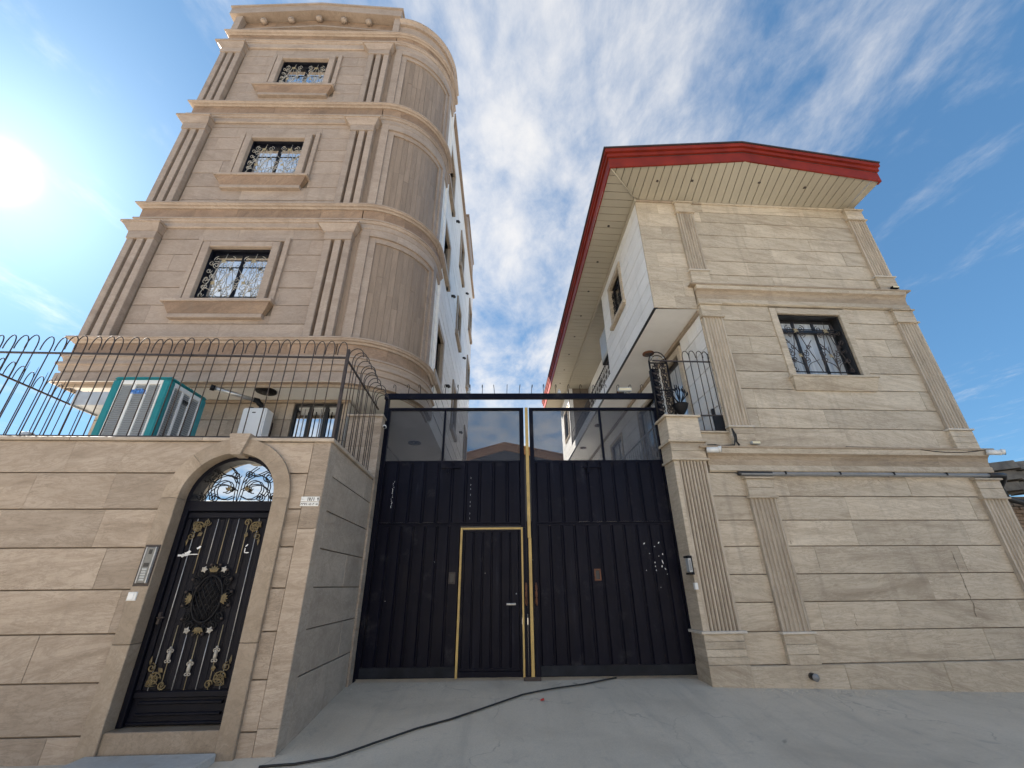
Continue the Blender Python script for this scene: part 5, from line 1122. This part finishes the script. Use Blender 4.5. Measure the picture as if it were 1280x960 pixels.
ln.build('dark_lining', 'black', hs)
wn = simple_window(hs, RF, u0 + 0.031, u1 - 0.031, z0, z1 - 0.031, 0.24, 'black', 'frost', 2)
MB().slab(RF, u0 + 0.05, u1 - 0.05, z1 - 0.36, z1 - 0.29, -0.21, -0.165, 0.003).build('cross_bar', 'black', wn)
iron_grille(wn, RF, u0 + 0.04, u1 - 0.04, z0 + 0.01, z1 - 0.04, -0.08, 'iron', 'iron_brown', 'bar_gold', cols=2, r=0.008)
# ---- side facing the driveway
W1 = RS(1.13)
facing(hs, W1, 0.10, 1.20, [3.6, 4.05, 4.47, 4.89, 5.31, 5.73, 6.15, 6.60], (0.42, 0.46), 'stone_white', rng=rg, gz=0.016, gu=0.012)
facing(hs, W1, 2.45, HD, [2.4, 2.8, 3.2, 3.62, 4.05, 4.47, 4.89, 5.31, 5.73, 6.15, 6.60], (1.6, 2.6), 'stone_white', [(3.1, 4.7, 4.3, 6.1), (6.5, 8.1, 4.3, 6.1)], rng=rg)
for a, b in ((1.21, 1.37), (2.27, 2.43)): MB().slab(W1, a, b, 3.6, 6.40, -0.05, 0.05, 0.006).build('door_surround', 'stone_house', hs)
MB().slab(W1, 1.37, 2.27, 6.25, 6.40, -0.05, 0.05, 0.006).build('door_surround', 'stone_house', hs)
dr = MB().slab(W1, 1.39, 2.25, 3.6, 6.24, -0.12, -0.06, 0.004).build('balcony_door', 'dark_interior', hs)
for a, b in ((1.45, 1.80), (1.84, 2.19)): MB().slab(W1, a, b, 4.3, 6.1, -0.06, -0.052, 0.002).build('pane', 'frost', dr)
for a, b in ((3.2, 4.6), (6.6, 8.0)):
    for p, q, r_, s_ in ((a - .1, a, 4.3, 6.1), (b, b + .1, 4.3, 6.1), (a, b, 6.0, 6.1), (a, b, 4.3, 4.4)): MB().slab(W1, p, q, r_, s_, -0.1, 0.03, 0.005).build('window_surround', 'stone_house', hs)
    simple_window(hs, W1, a, b, 4.4, 6.0, 0.1, 'black', 'frost', 1)
# upper room that juts over the driveway
W2 = RS(0.165)
facing(hs, W2, 0.065, 3.8, [6.62, 6.97, 7.32, 7.67, 8.02, 8.37, 8.72, 9.07, 9.42, 9.745], (1.4, 2.4), 'stone_white', [(1.72, 2.98, 7.90, 9.33)], rng=rg)
facing(hs, W2, 10.9, HD, [6.62, 7.02, 7.42, 7.82, 8.22, 8.62, 9.02, 9.42, 9.745], (1.4, 2.4), 'stone_white', [(11.1, 12.4, 7.5, 9.0)], rng=rg)
for a, b, c, d in ((1.72, 1.85, 7.90, 9.33), (2.85, 2.98, 7.90, 9.33), (1.85, 2.85, 9.20, 9.33)): MB().slab(W2, a, b, c, d, -0.2, 0.035, 0.005).build('window_surround', 'stone_house', hs)
MB().slab(W2, 1.66, 3.04, 7.94, 8.018, -0.2, 0.09, 0.005).build('window_sill', 'stone_house', hs)
wn = simple_window(hs, W2, 1.85, 2.85, 8.02, 9.20, 0.13, 'iron', 'glass', 1)
iron_grille(wn, W2, 1.87, 2.83, 8.03, 9.18, -0.03, 'iron', 'iron', 'iron_brown')
for a, b, c, d in ((11.1, 11.2, 7.5, 9.0), (12.3, 12.4, 7.5, 9.0), (11.2, 12.3, 8.9, 9.0), (11.2, 12.3, 7.5, 7.6)): MB().slab(W2, a, b, c, d, -0.1, 0.05, 0.005).build('window_surround', 'stone_house', hs)
simple_window(hs, W2, 11.2, 12.3, 7.6, 8.9, 0.08, 'iron', 'glass', 1)
MB().slab(W2, 9.2 - 5.35, 10.895, 6.62, 6.97, -0.95, 0.0, 0.006).build('balcony_slab', 'stone_white', hs)
MB().slab(W2, 0.07, HD, 6.597, 6.617, -0.06, 0.02, 0.003).build('drip_edge', 'black', hs)
mb = MB(); mb.add([P9.pt(0.09, 6.596, -0.2), P9.pt(HD, 6.596, -0.2), P9.pt(HD, 6.596, -1.16), P9.pt(0.09, 6.596, -1.16)], [(0, 1, 2, 3)]); mb.add([P9.pt(0.09, 6.60, -0.2), P9.pt(HD, 6.60, -0.2), P9.pt(HD, 6.60, -1.16), P9.pt(0.09, 6.60, -1.16)], [(3, 2, 1, 0)]); mb.build('overhang_soffit', 'plaster', hs, fix=False)
MB().slab(W1, 0.09, HD, 6.50, 6.595, -0.02, 0.05, 0.004).build('ceiling_trim', 'stone_trim', hs)
# lower balcony floor
MB().slab(RS(0.10), 0.62, 11, 3.40, 3.60, -1.0, 0.0, 0.006).build('balcony_slab', 'stone_white', hs)
def railing(P, a, b, z0, z1, w, nm='balcony_railing', mat='silver'):
    th_ = MB()
    for z in (z0 + 0.06, z1): th_.tube([P.pt(a, z, w), P.pt(b, z, w)], 0.02, 6)
    nd = th_.build(nm, mat, hs); n_ = int((b - a) / 0.16)
    for k in range(n_ + 1): u = a + (b - a) * k / n_; MB().tube([P.pt(u, z0, w), P.pt(u, z1, w)], 0.016 if k % 8 == 0 else 0.009, 5).build('baluster', mat, nd)
    sc_ = MB()
    for k in range(0, n_, 2): u = a + (b - a) * (k + 1) / n_; sc_.tube(spiral(P, u, (z0 + z1) / 2 + 0.05, 0.10, math.pi / 2, 1.4, w), 0.008, 5); sc_.tube(spiral(P, u, (z0 + z1) / 2 - 0.12, 0.09, -math.pi / 2, 1.4, w), 0.008, 5)
    sc_.build('railing_scrolls', mat, nd)
railing(W2, 3.9, 10.85, 6.97, 7.55, -0.05, mat='iron_brown'); railing(RS(0.10), 0.75, 10.8, 3.60, 4.35, -0.06)
for y, x in ((1.94, 0.70), (4.3, 0.72), (7.2, 0.75), (9.97, 0.80)):
    q = MB(); q.tube([(x, y, 6.594), (x, y, 6.565)], 0.14, 18); nd = q.build('ceiling_lamp', 'rust', hs); MB().tube([(x, y, 6.564), (x, y, 6.55)], 0.09, 16).build('lamp_lens', 'iron_brown', nd)
# ---- eaves, soffit boards, red fascia, roof
EX0, EX1, EY, ZE = -0.69, 5.70, -0.80, 9.755
WX0, WX1, WYY = 0.16, 5.83, 0.035
RX = 2.55
def rise(x): return 0.46 * max(0, 1 - (RX - x) / (RX - EX0) if x < RX else 1 - (x - RX) / (EX1 - RX))
def sz(x, t): return ZE + rise(x) * t        # t = 0 at the wall, 1 at the fascia
nb = 34
for k in range(nb):
    a = EX0 + (EX1 - EX0) * k / nb; b = EX0 + (EX1 - EX0) * (k + 1) / nb - 0.016
    def yw(x): return WYY if x >= WX0 else EY + (x - EX0) / (WX0 - EX0) * (WYY - EY)
    def tt(y): return (WYY - y) / (WYY - EY)
    vs = []
    for x in (a, b):
        for y in (EY + 0.02, max(yw(x), EY + 0.021)): vs += [(x, y, sz(x, tt(y))), (x, y, sz(x, tt(y)) + 0.012)]
    m_ = MB(); m_.add(vs, [(0, 2, 6, 4), (1, 5, 7, 3), (0, 4, 5, 1), (2, 3, 7, 6), (0, 1, 3, 2), (4, 6, 7, 5)]); m_.build('soffit_board', 'pvc', hs)
y = EY; ns = 66
for k in range(ns):
    a = EY + (HD + 0.3 - EY) * k / ns; b = EY + (HD + 0.3 - EY) * (k + 1) / ns - 0.016
    def xr(y): return (1.14 if 3.8 < (a + b) / 2 < 10.9 else WX0 + 0.0) if y >= WYY else EX0 + (y - EY) / (WYY - EY) * (WX0 - EX0)
    vs = []
    for yy in (a, b):
        for x in (EX0 + 0.02, max(xr(yy), EX0 + 0.021)):
            xx = x + SK * max(0, yy); vs += [(xx, yy, ZE), (xx, yy, ZE + 0.012)]
    m_ = MB(); m_.add(vs, [(0, 2, 6, 4), (1, 5, 7, 3), (0, 4, 5, 1), (2, 3, 7, 6), (0, 1, 3, 2), (4, 6, 7, 5)]); m_.build('soffit_board', 'pvc', hs)
mb = MB(); mb.add([(EX0 + .05, EY + .05, ZE + 0.03), (EX1 - .02, EY + .05, ZE + 0.03), (EX1, WYY, ZE + 0.03), (WX0, WYY, ZE + .03), (WX0 + SK * HD, HD, ZE + .03), (EX0 + .05 + SK * HD, HD, ZE + .03)], [(0, 1, 2, 3, 4, 5)])
MB().tube([(EX0 + 0.03, EY + 0.03, ZE + 0.002), (WX0 - 0.01, WYY - 0.01, ZE - 0.006)], 0.018, 6).build('mitre_strip', 'pvc', hs)
MB().slab(RS(WX0), 0.0, HD, ZE - 0.09, ZE - 0.005, -0.01, 0.035, 0.006).build('wall_trim', 'pvc', hs)
def fascia(z0, z1, o, nm, mat):
    """red boards: along the driveway eave, over the gable front, and a short return at the right"""
    p = [(EX0 + SK * HD - o, HD + 0.3), (EX0 - o, EY - o), (RX, EY - o), (EX1 + o, EY - o), (EX1 + o, EY + 0.10)]
    r_ = [0, 0, 0.46, 0, 0]; ins = [(p[0][0] + 0.03 + o, p[0][1]), (p[1][0] + 0.03 + o, p[1][1] + 0.03 + o), (p[2][0], p[2][1] + 0.03 + o), (p[3][0] - 0.03 - o, p[3][1] + 0.03 + o), (p[4][0] - 0.03 - o, p[4][1])]
    vs = []
    for q, i_, h in zip(p, ins, r_): vs += [(q[0], q[1], z0 + h), (q[0], q[1], z1 + h), (i_[0], i_[1], z1 + h), (i_[0], i_[1], z0 + h)]
    fs = [(0, 1, 2, 3), (19, 18, 17, 16)]
    for i in range(4):
        for k in range(4): l = (k + 1) % 4; fs.append((4 * i + k, 4 * i + 4 + k, 4 * i + 4 + l, 4 * i + l))
    mb = MB(); mb.add(vs, fs); mb.build(nm, mat, hs)
fascia(ZE - 0.02, ZE + 0.25, 0.0, 'fascia_board', 'red'); fascia(ZE + 0.2505, ZE + 0.29, -0.012, 'fascia_groove', 'darkroof'); fascia(ZE + 0.2905, ZE + 0.38, 0.035, 'fascia_board', 'red'); fascia(ZE + 0.3805, ZE + 0.405, 0.005, 'fascia_groove', 'darkroof'); fascia(ZE + 0.4055, ZE + 0.50, 0.07, 'fascia_board', 'red')
mb = MB()
for (xa, xb) in ((EX0 - 0.10, RX), (EX1 + 0.09, RX)):
    za, zb = ZE + 0.505, ZE + 0.505 + 0.47
    vs = []
    for (x, z) in ((xa, za), (xb, zb)): vs += [(x, EY - 0.09, z), (x + SK * HD, HD + 0.3, z), (x + SK * HD, HD + 0.3, z + 0.035), (x, EY - 0.09, z + 0.035)]
    mb.add(vs, [(0, 1, 2, 3), (7, 6, 5, 4), (0, 4, 5, 1), (1, 5, 6, 2), (2, 6, 7, 3), (3, 7, 4, 0)])
mb.build('roof', 'darkroof', hs)
for (x, y) in ((0.55, -0.42), (1.4, -0.42), (3.05, -0.42), (4.15, -0.42)): MB().tube([(x, y, sz(x, .55) + 0.005), (x, y, sz(x, .55) - 0.010)], 0.032, 12).build('spot_lamp', 'iron_brown', hs)
for k in range(9): y = 0.9 + 1.35 * k; MB().tube([(-0.28 + SK * y, y, ZE + 0.005), (-0.28 + SK * y, y, ZE - 0.010)], 0.032, 12).build('spot_lamp', 'iron_brown', hs)

# stone pillar at the right of the gate
pl = thing('gate_pillar', 'fluted stone pillar with stepped capital at the right side of the black gate', 'pillar', FR, (0.26, 0.2, 0))
PX = PL((0, 0.012, 0), (1, 0, 0), (0, -1, 0))
MB().box(-0.02, 0.555, 0.03, 0.42, -0.4, 4.14).build('core', 'mortar', pl)
a0, a1 = -0.03, 0.56
MB().slab(PX, a0 - 0.02, a1 + 0.01, -0.4, 0.30, -0.40, 0.04, 0.006).build('base_stone', 'stone_house', pl)
for i in range(4): a = 0.302 + 0.098 * i; MB().slab(PX, a0 - 0.01, a1 + 0.01, a, a + 0.095, -0.40, 0.02, 0.006).build('base_stone', 'stone_house', pl)
MB().slab(PX, a0 - 0.05, a1 + 0.06, 0.694, 0.73, -0.41, 0.06, 0.006).build('base_moulding', 'stone_pale', pl)
flutes(PX, a0 + 0.07, a1, 0.73, 3.33, -0.35, 0.002, 8, pl); MB().slab(PX, a0, a0 + 0.069, 0.731, 3.329, -0.40, 0.004, 0.006).build('shaft_edge', 'stone_house', pl)
MB().slab(PX, a0 - 0.04, a1 + 0.05, 3.33, 3.365, -0.41, 0.05, 0.006).build('capital_moulding', 'stone_house', pl)
for a, b in ((3.366, 3.50), (3.503, 3.655)): MB().slab(PX, a0 - 0.01, a1 + 0.02, a, b, -0.40, 0.02, 0.006).build('capital_stone', 'stone_house', pl)
MB().slab(PX, a0 - 0.05, a1 + 0.06, 3.657, 3.70, -0.41, 0.06, 0.006).build('capital_moulding', 'stone_house', pl)
MB().slab(PX, a0, a1 + 0.01, 3.701, 4.14, -0.40, 0.01, 0.006).build('top_stone', 'stone_house', pl)
MB().slab(PX, a0 - 0.05, a1 + 0.05, 4.141, 4.175, -0.43, 0.055, 0.006).build('cap_stone', 'stone_house', pl)

# terrace parapet and bars between pillar and house
tp = thing('terrace_parapet', 'low stone parapet under the black bars between pillar and house', 'parapet', FR, (0.85, 0.2, 3.6))
MB().box(0.58, 1.12, 0.07, 0.34, 3.59, 3.86, 0.005).build('parapet_stone', 'stone_house', tp); MB().box(0.575, 1.14, 0.03, 0.38, 3.862, 3.895, 0.005).build('coping_stone', 'stone_house', tp)
fr_ = fence('terrace_bars', 'black iron bars with hooked tops on the small terrace beside the fluted pilaster', FR, (0.85, 0.15, 3.9), [(0.60 + 0.128 * i, 0.12) for i in range(5)],
      [((-0.05, 0.12, 5.375), (1.17, 0.12, 5.375)), ((0.56, 0.12, 4.225), (1.17, 0.12, 4.225)), ((0.56, 0.12, 3.92), (1.17, 0.12, 3.92))], [(1.16, 0.12, 3.9, 5.42)], (1, 0, 3.9, 0.009, 5.48, 0.13, 0.13, 0.03), 'iron bars on the terrace')
MB().box(0.93, 1.13, 0.095, 0.145, 3.93, 4.215, 0.004).build('lock_box', 'iron', fr_); MB().box(0.93, 0.97, 0.09, 0.15, 4.24, 4.36, 0.004).build('lock_box', 'iron', fr_)
og = thing('ornate_iron_screen', 'dark wrought iron screen with arched top and dense scrolls standing on the pillar', 'iron screen', FR, (0.2, 0.3, 4.17))
PO = PL((0, 0.26, 0), (1, 0, 0), (0, -1, 0))
mb = MB()
for x in (-0.06, 0.30): mb.tube([PO.pt(x, 4.17, 0), PO.pt(x, 5.45, 0)], 0.02, 6)
mb.tube([PO.pt(*p, 0) for p in bez((-0.06, 5.45), (-0.02, 5.72), (0.26, 5.72), (0.30, 5.45), 14)], 0.012, 6); mb.tube([PO.pt(*p, 0) for p in bez((-0.02, 5.45), (0.02, 5.62), (0.22, 5.62), (0.26, 5.45), 14)], 0.010, 6)
for z in (4.25, 4.8, 5.4): mb.tube([PO.pt(-0.06, z, 0), PO.pt(0.30, z, 0)], 0.014, 6)
mb.build('screen_frame', 'iron', og)
mb = MB(); lf_ = MB()
for k in range(7):
    z = 4.36 + 0.155 * k
    for s in (-1, 1):
        mb.tube(spiral(PO, 0.12 + s * 0.085, z, 0.075, math.pi / 2, s * 1.5, 0.0), 0.010, 5); mb.tube(spiral(PO, 0.12 + s * 0.06, z + 0.07, 0.05, -math.pi / 2, s * 1.4, 0.03), 0.009, 5)
        for q in (0.3, 1.0, 1.8): leaf(lf_, PO, 0.12 + s * 0.05, z, q if s > 0 else math.pi - q, 0.12, 0.05, 0.02)
mb.build('scrolls', 'iron', og); lf_.build('leaves', 'iron_brown', og)
for k in range(3): MB().ball(PO.pt(0.0 + 0.12 * k, 5.52, 0.0), 0.022).build('finial', 'silver', og)
ur = thing('iron_lantern', 'dark iron bowl shaped lantern with curling leaves on top of the fluted pillar', 'lantern', FR, (0.33, 0.2, 4.18))
mb = MB(); cx, cy = 0.36, 0.16
prof = [(0.07, 4.178), (0.08, 4.195), (0.02, 4.215), (0.018, 4.235), (0.06, 4.27), (0.12, 4.36), (0.15, 4.44), (0.155, 4.45), (0.13, 4.40)]
vs = [(cx + r_ * math.cos(a), cy + r_ * math.sin(a), z) for r_, z in prof for a in [2 * math.pi * k / 12 for k in range(12)]]
mb.add(vs, [(i * 12 + k, i * 12 + (k + 1) % 12, (i + 1) * 12 + (k + 1) % 12, (i + 1) * 12 + k) for i in range(len(prof) - 1) for k in range(12)] + [tuple(range(12))], True); mb.build('bowl', 'iron', ur)
mb = MB(); PU = PL((cx, cy, 0), (1, 0, 0), (0, -1, 0))
for k in range(9):
    a = 0.5 + k * 0.27; mb.tube([PU.pt(*p, 0.03 * ((k % 3) - 1)) for p in bez((0, 4.44), (0.1 * math.cos(a), 4.6), (0.25 * math.cos(a), 4.62 + 0.1 * math.sin(a)), (0.2 * math.cos(a), 4.55 + 0.32 * math.sin(a)))], 0.010, 5)
    leaf(mb, PU, 0.16 * math.cos(a), 4.52 + 0.2 * math.sin(a), a + 0.6, 0.12, 0.05, 0.03)
mb.build('leaf_spray', 'iron', ur)
# air conditioner casing at the end of the upper wall
ac = thing('air_conditioner', 'pale air conditioner casing on the end of the upper side wall above the balcony', 'air conditioner', FR, (0.25, 4.2, 7.7))
MB().slab(W2, 3.83, 4.62, 7.72, 8.62, -0.30, -0.02, 0.012).build('casing', 'stone_step', ac); MB().slab(W2, 3.9, 4.55, 7.80, 8.50, -0.02, -0.008, 0.004).build('grille_panel', 'pad', ac)
MB().slab(W2, 3.83, 4.62, 7.66, 7.715, -0.30, -0.03, 0.004).build('bracket', 'iron', ac)

for pts_ in ([(4.51, 1.83), (4.50, 1.60), (4.505, 1.40), (4.49, 1.19), (4.50, 1.05), (4.46, 0.82)], [(4.49, 1.0), (4.66, 0.93)], [(2.46, 0.93), (2.43, 0.72)], [(3.72, 2.02), (3.76, 1.98)], [(3.69, 3.03), (3.72, 2.95)], [(1.74, 2.0), (1.745, 1.94)]):
    mb = MB(); q_ = []
    for i in range(len(pts_) - 1):
        for t in range(5): q_.append((pts_[i][0] + (pts_[i + 1][0] - pts_[i][0]) * t / 5 + random.uniform(-.012, .012), 0.0585, pts_[i][1] + (pts_[i + 1][1] - pts_[i][1]) * t / 5))
    for a_, b_ in zip(q_, q_[1:]):
        w_ = random.choice((0.002, 0.003, 0.005, 0.009)); mb.prism([(a_[0] - w_, 0.0588, a_[2]), (b_[0] - w_ * .6, 0.0588, b_[2]), (b_[0] + w_, 0.0588, b_[2]), (a_[0] + w_ * .7, 0.0588, a_[2])], (0, -0.0015, 0))
    mb.build('crack_filler', 'mortar', hs)

# small fittings on the house
pp = thing('wall_pipe', 'long grey horizontal pipe clipped under the first storey band of the house', 'pipe', FR, (3.5, 0.0, 3.09))
MB().tube([(1.10, -0.045, 3.09), (6.02, -0.045, 3.09)], 0.034, 10).build('pipe', 'grey_pipe', pp)
MB().tube([(1.06, -0.04, 3.095), (1.66, -0.04, 3.095)], 0.040, 10).build('pipe_sleeve', 'black', pp)
mb = MB(); mb.tube([(5.72, -0.045, 3.09), (6.03, -0.045, 3.09), (6.07, 0.0, 3.06), (6.14, 0.2, 2.9), (6.22, 0.3, 2.6)], 0.042, 10); mb.build('pipe_end', 'black', pp)
for x in (1.9, 2.9, 3.9, 4.9): MB().box(x - 0.015, x + 0.015, -0.085, 0.06, 3.075, 3.13, 0.003).build('pipe_clip', 'iron', pp)
camera_unit('white bullet camera on the stone band beside the right gate pillar', FR, (0.66, -0.04, 3.50), (0.85, -0.5, -0.12), s=1.15)
camera_unit('white bullet camera at the far right end of the stone band', FR, (5.94, -0.06, 3.50), (0.75, -0.6, -0.2), s=1.15)
single(MB().tube([(0.62, -0.03, 3.60), (0.75, -0.06, 3.595), (0.9, 0.03, 3.60), (1.10, -0.07, 3.60), (1.13, -0.09, 3.72), (1.12, -0.085, 3.90), (1.16, -0.085, 3.78), (1.15, -0.08, 3.66), (1.2, -0.05, 3.60)], 0.016, 6), 'cable_loop', 'cable', FR, (1.1, -0.05, 3.6), 'dark loop of cable hanging beside the pilaster base above the band', 'cable')
pts = [(4.45 + 0.13 * i, -0.055, 3.575 - 0.07 * math.sin(math.pi * i / 12)) for i in range(13)]
single(MB().tube([(3.2, -0.05, 3.592)] + pts, 0.009, 5), 'sagging_cable', 'cable', FR, (5, -0.05, 3.55), 'thin black cable sagging along the stone band at the right end of the house', 'cable')
sp = thing('spotlight', 'small flat spotlight on the stone band below the left fluted pilaster', 'light', FR, (1.5, -0.05, 3.6))
MB().box(1.42, 1.58, -0.10, -0.03, 3.615, 3.665, 0.008).build('housing', 'pad', sp); MB().box(1.43, 1.57, -0.104, -0.1005, 3.62, 3.66, 0.001).build('lens', 'lampglass', sp)
sp = thing('spotlight', 'small dark spotlight on the top band below the right pilaster', 'light', FR, (5.7, -0.05, 7.23))
MB().box(5.58, 5.74, -0.10, -0.03, 7.235, 7.285, 0.008).build('housing', 'iron', sp); MB().box(5.59, 5.73, -0.104, -0.1005, 7.24, 7.28, 0.001).build('lens', 'lampglass', sp)
ic = thing('intercom_box', 'small grey intercom box in a rain hood on the right gate pillar', 'intercom', FR, (-0.06, 0.05, 1.5))
mb = MB(); mb.box(-0.105, -0.035, -0.06, 0.10, 1.50, 1.53, 0.003); mb.box(-0.105, -0.035, -0.06, 0.10, 1.745, 1.775, 0.003); mb.box(-0.045, -0.033, -0.05, 0.09, 1.53, 1.745, 0.002); mb.build('hood', 'iron', ic)
MB().box(-0.10, -0.046, -0.045, 0.06, 1.535, 1.74, 0.006).build('body', 'pad', ic); MB().box(-0.09, -0.06, -0.05, -0.0455, 1.56, 1.71, 0.002).build('face', 'grey_pipe', ic)
single(MB().box(-0.055, -0.008, -0.045, 0.02, 1.29, 1.385, 0.005), 'door_sensor', 'whiteplastic', FR, (-0.03, 0, 1.3), 'small white box under the intercom box on the right gate pillar', 'switch')
hb = thing('drain_outlet', 'short black pipe outlet with pale rim low on the house plinth', 'pipe', FR, (1.45, -0.05, 0.15))
MB().tube([(1.45, 0.0, 0.15), (1.45, -0.11, 0.145)], 0.045, 12).build('outlet_pipe', 'black', hb); MB().tube([(1.45, -0.105, 0.145), (1.45, -0.115, 0.1445)], 0.05, 12).build('rim', 'grey_pipe', hb)

# ------------------------------------------------------------------ neighbour's wall at the far right
nw = thing('brick_wall', 'old brown brick garden wall with a slanted grey slab top at the far right', 'wall', FR, (8, 1, 0))
MB().box(6.62, 11.5, 1.04, 1.35, -0.5, 2.92).build('wall_core', 'mortar', nw)
rg = random.Random(4); bk = MB(); PB = PL((0, 1.0, 0), (1, 0, 0), (0, -1, 0)); r0 = 0; z = -0.4
while z < 2.86:
    u = 6.62 + (0.11 if r0 % 2 else 0) - 0.2
    while u < 9.5:
        if u > 6.5: bk.slab(PB, u + 0.005, u + 0.205, z, z + 0.055, -0.05, rg.uniform(-0.012, 0.012), 0.006)
        u += 0.215
    z += 0.068; r0 += 1
b_ = bk.build('brick_courses', 'brick', nw); b_.ob['kind'] = 'stuff'
mb = MB(); 
for i in range(7):
    a = 6.55 + 0.72 * i; h = 0.045 * i
    mb.prism([(a, 0.70, 2.93 + h), (a + 0.715, 0.70, 2.96 + h + .04), (a + 0.715, 0.70, 3.12 + h + .04), (a, 0.70, 3.10 + h)], (0, 0.8, 0)); mb.prism([(a, 0.62, 3.13 + h), (a + 0.715, 0.62, 3.16 + h + .04), (a + 0.715, 0.66, 3.34 + h + .04), (a, 0.66, 3.30 + h)], (0, 0.9, 0)); mb.prism([(a, 0.55, 3.32 + h), (a + 0.7, 0.55, 3.36 + h + .04), (a + 0.7, 0.6, 3.52 + h + .04), (a, 0.6, 3.48 + h)], (0, 1.0, 0))
mb.build('slab_top', 'old_slab', nw)
nd = thing('black_pipe', 'thick black pipe hanging under the slab top of the brick wall', 'pipe', FR, (7.2, 0.6, 2.8))
MB().tube([(6.2, 0.25, 2.95), (6.5, 0.45, 2.78), (6.9, 0.55, 2.72), (8.2, 0.6, 2.74), (10, 0.6, 2.8)], 0.055, 10).build('pipe', 'cable', nd)

# ------------------------------------------------------------------ house at the end of the driveway
FB = Frame((0, 24, 0), 1.5)
bh = thing('far_house', 'dark walled house with a brown gable edge at the end of the driveway', 'building', FB, (0, 2, 0))
pk, ev, hx = 9.05, 7.95, 4.3
mb = MB(); mb.prism([(-hx, 0.3, 0), (hx + .3, 0.3, 0), (hx + .3, 0.3, ev - 0.1), (-0.46, 0.3, pk - 0.15), (-hx, 0.3, ev - 0.1)], (0, 8, 0)); mb.build('wall', 'darkwall', bh)
for sx, e in ((-1, -hx), (1, hx + .3)):
    mb = MB(); e2 = e + sx * 0.7; k = (pk - ev) / abs(e + 0.46); z2 = ev - 0.7 * k
    mb.prism([(-0.46, 0, pk), (e2, 0, z2), (e2, 0, z2 - 0.40), (-0.46, 0, pk - 0.40)], (0, 0.12, 0)); mb.build('gable_board', 'brownroof', bh)
    mb = MB(); mb.prism([(-0.46, -0.1, pk + 0.06), (e2 + sx * .1, -0.1, z2 + 0.06), (e2 + sx * .1, -0.1, z2), (-0.46, -0.1, pk)], (0, 8.6, 0)); mb.build('roof', 'brownroof', bh)
for x in (-2.4, 1.6): MB().slab(PL((0, 0.3, 0), (1, 0, 0), (0, -1, 0)), x, x + 1.3, 5.0, 6.4, -0.05, 0.02, 0.02).build('window', 'mirror', bh)

# ------------------------------------------------------------------ the other side of the street (behind the viewer)
ow = thing('opposite_bounce_wall', 'unseen plastered wall across the street, added to bounce sunlight onto the facades', 'wall', Frame((0, -9, 0), 1.0), (0, 0, 0))
for k in range(13): MB().box(-32 + 5 * k, -27.01 + 5 * k, -0.3, 0, -0.2, 4.8 + 0.2 * (k % 3), 0.02).build('wall_bay', 'plaster_w', ow)  # unseen wall added behind the viewer for warm light on the shaded facades

# ------------------------------------------------------------------ things on the ground
cp = [(-2.35, 5.0), (-2.05, 5.05), (-1.75, 5.2), (-1.45, 5.52), (-1.1, 5.85), (-0.76, 6.1), (-0.35, 6.5), (0.1, 6.92), (0.6, 7.2), (1.0, 7.38), (1.35, 7.58), (1.62, 7.75)]
sm = []
for i in range(len(cp) - 1):
    for t in (0, .34, .67): x = cp[i][0] + (cp[i + 1][0] - cp[i][0]) * t; y = cp[i][1] + (cp[i + 1][1] - cp[i][1]) * t + 0.012 * math.sin(5 * x); sm.append((x, y, gz(x, y) + 0.02))
single(MB().tube(sm, 0.0105, 6), 'ground_cable', 'cable', FW, (0, 6.9, 0.1), 'thin black cable lying across the driveway up to the gate', 'cable')
mb = MB(); x, y = 0.33, 6.72; mb.prism([(x, y, gz(x, y) + .008), (x + .05, y + .01, gz(x, y) + .012), (x + .045, y + .04, gz(x, y) + .02), (x + .01, y + .035, gz(x, y) + .01)], (0, 0, 0.012)); single(mb, 'paper_scrap', 'redpaper', FW, (x, y, gz(x, y)), 'tiny scrap of red paper on the driveway near the cable', 'litter')
rg = random.Random(9); mb = MB()
def grit(x, y, s):
    z = gz(x, y); a = rg.uniform(0, 3); v = [(x + s * math.cos(a + k * 1.57) * rg.uniform(.6, 1), y + s * math.sin(a + k * 1.57) * rg.uniform(.6, 1), z - 0.002) for k in range(4)] + [(x + s * rg.uniform(-.2, .2), y, z + s * rg.uniform(.3, .7))]
    mb.add(v, [(0, 1, 4), (1, 2, 4), (2, 3, 4), (3, 0, 4)])
for k in range(700):
    t = rg.uniform(0.5, 6.0); d = abs(rg.gauss(0, 0.22)); a = R_(3.86)
    grit(2.846 + t * math.cos(a) + (0.03 + d) * math.sin(a), 7.308 + t * math.sin(a) - (0.03 + d) * math.cos(a), rg.uniform(0.006, 0.022))
for k in range(160): t = rg.uniform(0, 2.3); grit(-2.30 - 0.03 * t + abs(rg.gauss(0, .10)), 5.3 + t, rg.uniform(0.005, 0.014))
for k in range(420): grit(-2.35 + rg.uniform(0.1, 5.2), 7.6 - abs(rg.gauss(0, .12)), rg.uniform(0.004, 0.012))
for k in range(240): grit(rg.uniform(-2.2, 7), rg.uniform(4.6, 7.4), rg.uniform(0.003, 0.008))
g_ = mb.build('gravel_grit', 'ground', None).ob; g_['kind'] = 'stuff'; g_['label'] = 'loose grit and crumbs along the foot of the walls and gate'; g_['category'] = 'grit'
